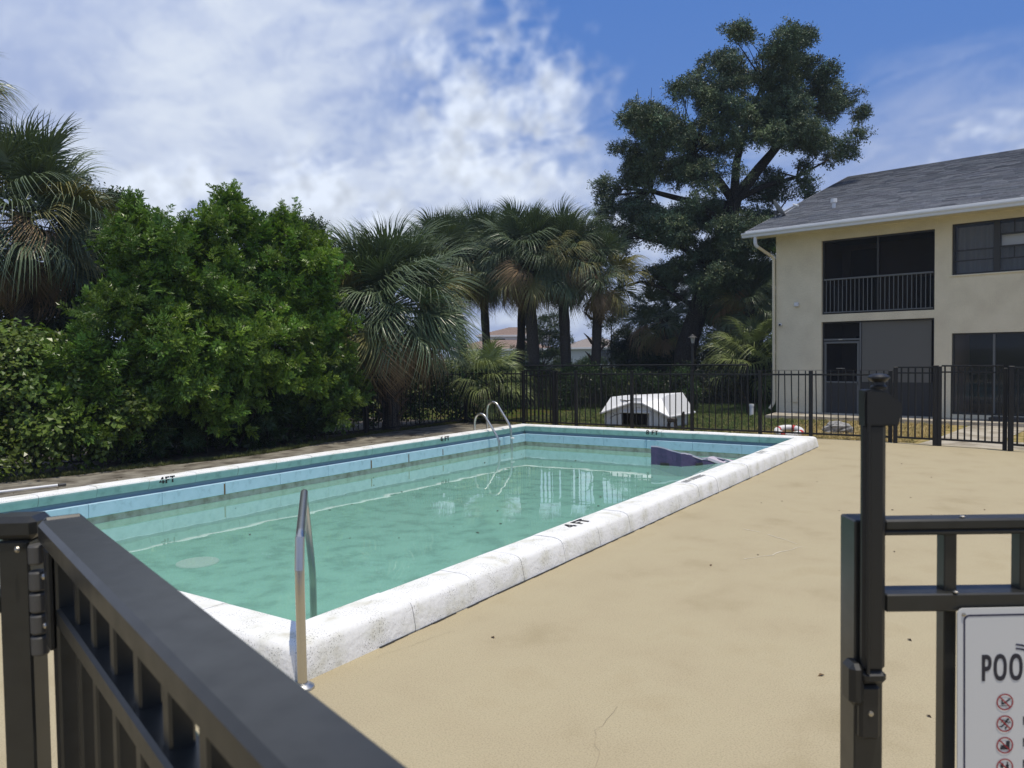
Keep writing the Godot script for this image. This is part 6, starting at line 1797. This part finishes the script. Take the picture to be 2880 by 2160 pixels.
func make_fronds() -> void:
	fronds["up"] = [frond_mesh(31, 0.70, 0.95, 1.75, 0.15, 0.2, M.frond_green), frond_mesh(32, 0.78, 1.0, 1.95, 0.25, 0.35, M.frond_green), frond_mesh(33, 0.65, 0.95, 1.85, 0.35, 0.4, M.frond_green)]
	fronds["side"] = [frond_mesh(34, 0.75, 1.0, 1.95, 0.35, 0.6, M.frond_green), frond_mesh(35, 0.8, 1.0, 2.05, 0.45, 0.8, M.frond_green), frond_mesh(36, 0.7, 0.95, 1.85, 0.5, 0.7, M.frond_green), frond_mesh(46, 0.8, 0.95, 1.9, 0.5, 0.9, M.frond_green), frond_mesh(48, 0.7, 1.0, 2.0, 0.3, 0.5, M.frond_green), frond_mesh(49, 0.75, 0.95, 1.9, 0.45, 0.7, M.frond_yellow)]
	fronds["low"] = [frond_mesh(37, 0.75, 0.95, 1.7, 0.5, 0.9, M.frond_yellow), frond_mesh(38, 0.75, 0.95, 1.7, 0.5, 0.8, M.frond_green), frond_mesh(47, 0.7, 0.95, 1.8, 0.4, 0.6, M.frond_green), frond_mesh(45, 0.8, 0.95, 1.9, 0.4, 0.7, M.frond_green), frond_mesh(39, 0.7, 0.9, 1.2, 0.6, 1.0, M.frond_dead)]
	fronds["bright"] = [frond_mesh(51, 0.8, 1.0, 1.7, 0.5, 1.0, M.frond_bright, 34), frond_mesh(52, 0.9, 1.0, 1.8, 0.35, 0.8, M.frond_bright, 34)]
	fronds["dead"] = [frond_mesh(40, 0.6, 0.85, 0.75, 0.5, 0.7, M.frond_dead, 30), frond_mesh(41, 0.65, 0.9, 0.9, 0.6, 0.8, M.frond_dead, 34), frond_mesh(42, 0.6, 0.8, 0.6, 0.4, 0.5, M.frond_dead, 26)]

# counts: upright, sideways, low, dead
func palm(label: String, base: Vector3, crown: Vector3, size: float, radius: float, counts: Array, boots := 0, group := "", seed_ := 1, bright := false) -> void:
	rng.seed = seed_ * 77 + 5
	var t := thing("cabbage_palm", label, "palm tree", base, 0.0, group)
	var m := MB.new()
	var p := []
	var r := []
	for i in 15:
		var f := i / 14.0
		var at := base.lerp(crown, f) + Vector3(sin(f * 3.0) * 0.04, 0, cos(f * 2.3) * 0.03 - 0.03)
		p.append(at - base)
		r.append(radius * (1.25 - 0.3 * smoothstep(0.0, 0.12, f) + 0.05 * sin(i * 2.6) + 0.12 * smoothstep(0.75, 1.0, f)))
	m.tube(p, r, 12)
	obj("trunk", m.mesh(M.palm_trunk), t)
	for i in boots:
		var f := (i + 0.5) / boots
		var a := i * 2.4 + rnd(-0.2, 0.2)
		var y := lerpf(0.08, 0.93, f)
		var at: Vector3 = base.lerp(crown, y) - base
		m = MB.new()
		var out := Vector3(cos(a), 0, sin(a))
		var l := rnd(0.28, 0.5)
		m.tube([at + out * radius * 0.8, at + out * (radius + l * 0.35) + Vector3(0, l * 0.45, 0), at + out * (radius + l * 0.75) + Vector3(0, l * 0.75, 0)], [0.055, 0.032, 0.010], 4)
		obj("leaf_base", m.mesh(M.leaf_base), t)
	var c := crown - base
	var k := 0
	for kind in ["up", "side", "low", "dead"]:
		var list: Array = fronds["bright" if bright and k < 3 else kind]
		for i in counts[k]:
			var f: float = (i + rnd(0.2, 0.8)) / counts[k]
			var a: float = i * 2.39996 + rnd(-0.25, 0.25)
			var el: float = [lerpf(1.45, 0.6, pow(f, 0.75)), lerpf(0.65, 0.0, f), lerpf(0.05, -0.65, f), lerpf(-0.6, -1.25, f)][k]
			el += rnd(-0.1, 0.1)
			var d := Vector3(cos(a) * cos(el), sin(el), sin(a) * cos(el))
			var s := size * rnd(0.88, 1.1)
			if k == 3:
				s *= 0.85
			var b := along(d) * Basis(Vector3.BACK, rnd(-0.85, 0.85))
			var mesh: ArrayMesh = list[rng.randi() % list.size()]
			obj("dead_frond" if k == 3 else "frond", mesh, t, c + Vector3(0, (0.12 - 0.14 * k + rnd(-0.1, 0.1)) * size, 0), b.scaled(Vector3(s, s, s)))
		k += 1

func palms() -> void:
	make_fronds()
	palm("big round cabbage palm with a short booted trunk at the edge of the walkway", Vector3(-12.3, 0, -13.45), Vector3(-12.35, 2.8, -13.45), 1.22, 0.19, [38, 40, 28, 22], 46, "", 1)
	palm("small low palm with one dead frond standing behind the pool ladder", Vector3(-11.55, 0, -16.15), Vector3(-11.7, 0.95, -16.45), 0.66, 0.10, [12, 12, 5, 2], 8, "", 2, true)
	palm("tall palm with a shaggy crown cut by the left picture edge", Vector3(-16.2, 0, -7.3), Vector3(-16.1, 4.45, -7.35), 1.1, 0.17, [22, 24, 20, 16], 0, "", 3)
	palm("tallest palm, of which only frond tips show at the left picture edge", Vector3(-17.9, 0, -6.3), Vector3(-17.85, 6.75, -6.3), 1.05, 0.17, [16, 18, 10, 6], 0, "", 4)
	var gr := "palms in the row behind the chain link fence"
	palm("leftmost palm of the row behind the chain link fence", Vector3(-16.05, 0, -21.75), Vector3(-16.95, 5.0, -21.3), 1.05, 0.17, [30, 30, 18, 16], 0, gr, 5)
	palm("second palm from the left in the row behind the chain link fence", Vector3(-16.2, 0, -22.9), Vector3(-16.4, 5.1, -22.7), 1.1, 0.16, [30, 30, 18, 16], 0, gr, 6)
	palm("thick trunked third palm in the row behind the chain link fence", Vector3(-13.6, 0, -21.9), Vector3(-13.9, 4.85, -21.8), 1.1, 0.21, [30, 30, 18, 16], 0, gr, 7)
	palm("fourth palm in the row, with a pale criss-cross trunk", Vector3(-12.9, 0, -22.7), Vector3(-13.1, 4.85, -22.7), 1.08, 0.19, [30, 30, 18, 16], 0, gr, 8)
	palm("rightmost palm of the row, next to the oak, with a hanging tan frond", Vector3(-12.15, 0, -23.2), Vector3(-12.05, 4.35, -23.3), 1.0, 0.17, [18, 18, 12, 10], 14, gr, 9)
	palm("palm in the middle of the row hidden among the other crowns", Vector3(-15.6, 0, -23.9), Vector3(-15.4, 5.2, -23.9), 1.05, 0.16, [20, 16, 10, 6], 0, gr, 10)
	palm("shaded palm hung with dead fronds under the oak crown", Vector3(-9.0, 0, -26.9), Vector3(-9.0, 4.2, -26.9), 0.95, 0.16, [10, 12, 12, 14], 0, "", 11)
	palm("palm with drooping grey fronds right of the oak trunk", Vector3(-8.0, 0, -26.6), Vector3(-8.0, 3.4, -26.6), 0.9, 0.15, [10, 14, 12, 10], 0, "", 12)
	palm("young low palm in the shade between the oak and the building", Vector3(-7.55, 0, -25.4), Vector3(-7.5, 1.35, -25.4), 0.95, 0.12, [10, 14, 6, 2], 6, "", 13, true)
	palm("dark palm left of the oak trunk beneath its crown", Vector3(-11.1, 0, -26.6), Vector3(-11.1, 3.0, -26.6), 0.95, 0.15, [10, 14, 10, 8], 0, "", 14)

# ---------------------------------------------------------------- grass and litter
func grasses() -> void:
	rng.seed = 900
	var tuft := MB.new()
	for i in 9:
		var a := i * 0.7 + rnd(-0.3, 0.3)
		var d := Vector3(cos(a), 0, sin(a))
		var s := Vector3(-sin(a), 0, cos(a)) * 0.004
		var h := rnd(0.05, 0.10)
		var b := d * rnd(0.0, 0.03)
		var tip := b + d * rnd(0.02, 0.06) + Vector3(0, h, 0)
		var mid_ := b + d * 0.012 + Vector3(0, h * 0.6, 0)
		tuft.quad(b - s, b + s, mid_ + s * 0.8, mid_ - s * 0.8)
		tuft.tri(mid_ - s * 0.8, mid_ + s * 0.8, tip)
	var mesh := tuft.mesh(M.blade)
	var xf := []
	var cs := []
	for i in 15000:
		var x := rnd(-11.5, 3.5)
		var z := rnd(-21.0, -15.95)
		if x > -1.75 and z > -16.9 or x > -1.5 and x < 0.0 or x > -5.75 and z < -20.2:
			continue
		var near_wall := smoothstep(-5.5, -3.5, x + (z + 18.0) * 0.25)
		var dry := clampf(near_wall + rnd(-0.45, 0.45), 0.0, 1.0)
		if z > -16.6 and rng.randf() < 0.4:
			dry = rnd(0.4, 1.0)
		var v := rnd(0.7, 1.25)
		var c := Color(0.085, 0.13, 0.03).lerp(Color(0.50, 0.38, 0.17), dry)
		cs.append(Color(c.r * v, c.g * v, c.b * v))
		var s := rnd(0.6, 1.35)
		xf.append(Transform3D(Basis(Vector3.UP, rnd(0, TAU)).scaled(Vector3(s, s * rnd(0.6, 1.0), s)), Vector3(x, -0.03, z)))
	for i in 9000:
		var x := rnd(-14.0, -6.0)
		var z := rnd(-30.0, -21.0)
		var v := rnd(0.7, 1.2)
		cs.append(Color(0.085 * v, 0.13 * v, 0.03 * v))
		var s := rnd(0.9, 1.7)
		xf.append(Transform3D(Basis(Vector3.UP, rnd(0, TAU)).scaled(Vector3(s, s, s)), Vector3(x, -0.03, z)))
	tag(many("lawn_grass", mesh, xf, cs, self), "dry and green grass blades on the lawn between fence and building", "grass")
	xf = []; cs = []
	for i in 2600:
		var z := rnd(-16.0, -3.0)
		var e := -12.15 + 0.75 * smoothstep(0.0, 5.0, -z - 4.0) - 0.7 * smoothstep(8.8, 13.0, -z)
		var v := rnd(0.6, 1.2)
		cs.append(Color(0.11 * v, 0.125 * v, 0.035 * v))
		var s := rnd(0.5, 1.2)
		xf.append(Transform3D(Basis(Vector3.UP, rnd(0, TAU)).scaled(Vector3(s, s * 0.8, s)), Vector3(e - absf(rng.randfn(0.0, 0.22)) + 0.06, -0.012, z)))
	tag(many("edge_grass", mesh, xf, cs, self), "fringe of short grass along the far edge of the grey walkway", "grass")
	# fallen leaves on the deck and in the water
	var lf := MB.new()
	leaf(lf, Vector3(-0.02, 0.004, 0), Vector3(1, 0, 0), Vector3.UP, 0.045, 0.022, 0.3)
	xf = []; cs = []
	for i in 90:
		var p := Vector3(rnd(-3.0, 3.0), 0.001, rnd(-15.0, -2.0)) if i < 40 else Vector3(rnd(-11.3, -9.8), 0.006, rnd(-15, -4))
		var s := rnd(0.4, 1.0)
		var v := rnd(0.3, 1.0)
		cs.append(Color(0.16 * v, 0.10 * v, 0.05 * v))
		xf.append(Transform3D(Basis(Vector3.UP, rnd(0, TAU)).scaled(Vector3(s, s, s)), p))
	tag(many("fallen_leaves", lf.mesh(M.blade), xf, cs, self), "tiny brown dead leaves scattered over the deck and walkway", "leaf litter")
	xf = []; cs = []
	for i in 46:
		xf.append(Transform3D(Basis(Vector3.UP, rnd(0, TAU)).scaled(Vector3.ONE * rnd(0.5, 1.2)), Vector3(rnd(-9.0, -4.0), WATER + 0.001, rnd(-13.5, -3.4))))
		cs.append(Color(0.06, 0.05, 0.035))
	tag(many("floating_leaves", lf.mesh(M.blade), xf, cs, self), "dark leaves floating scattered on the pool water", "leaf litter")

func _ready() -> void:
	# camera
	var cam := Camera3D.new()
	cam.name = "camera"
	cam.position = Vector3(0, 1.7, 0)
	cam.basis = Basis.from_euler(Vector3(-0.0367004, 0.5865769, -0.0130163))
	cam.fov = 52.286
	cam.near = 0.05
	cam.far = 900.0
	var lens := CameraAttributesPhysical.new()
	lens.frustum_focal_length = 24.447
	lens.frustum_near = 0.05
	lens.frustum_far = 900.0
	lens.frustum_focus_distance = 9.0
	lens.exposure_aperture = 6.4
	cam.attributes = lens
	add_child(cam)
	cam.current = true
	# sky, air and exposure
	var env := Environment.new()
	var sky := Sky.new()
	var pan := PanoramaSkyMaterial.new()
	pan.panorama = make_sky()
	sky.sky_material = pan
	env.background_mode = Environment.BG_SKY
	env.sky = sky
	env.background_energy_multiplier = 1.0
	env.tonemap_mode = Environment.TONE_MAPPER_LINEAR
	env.tonemap_exposure = 1.07
	env.fog_enabled = true
	env.fog_density = 0.0007
	env.fog_light_color = Color(0.86, 0.92, 1.0)
	env.sdfgi_enabled = true
	env.ssao_enabled = true
	env.ssil_enabled = true
	var we := WorldEnvironment.new()
	we.name = "surroundings"
	we.environment = env
	add_child(we)
	# sun
	var sun := DirectionalLight3D.new()
	sun.name = "sun"
	sun.light_color = Color(1.0, 0.965, 0.9)
	sun.light_energy = 1.0
	sun.light_angular_distance = 0.5
	sun.shadow_enabled = true
	var s := Vector3(0.209, 0.974, 0.083)
	add_child(sun)
	sun.look_at_from_position(s * 50.0, Vector3(), Vector3.FORWARD)
	make_materials()
	rng.seed = 42
	ground()
	pool()
	building()
	far_houses()
	far_fence()
	plants()
	palms()
	rng.seed = 55
	pool_things()
	lawn_things()
	gateway()
	grasses()
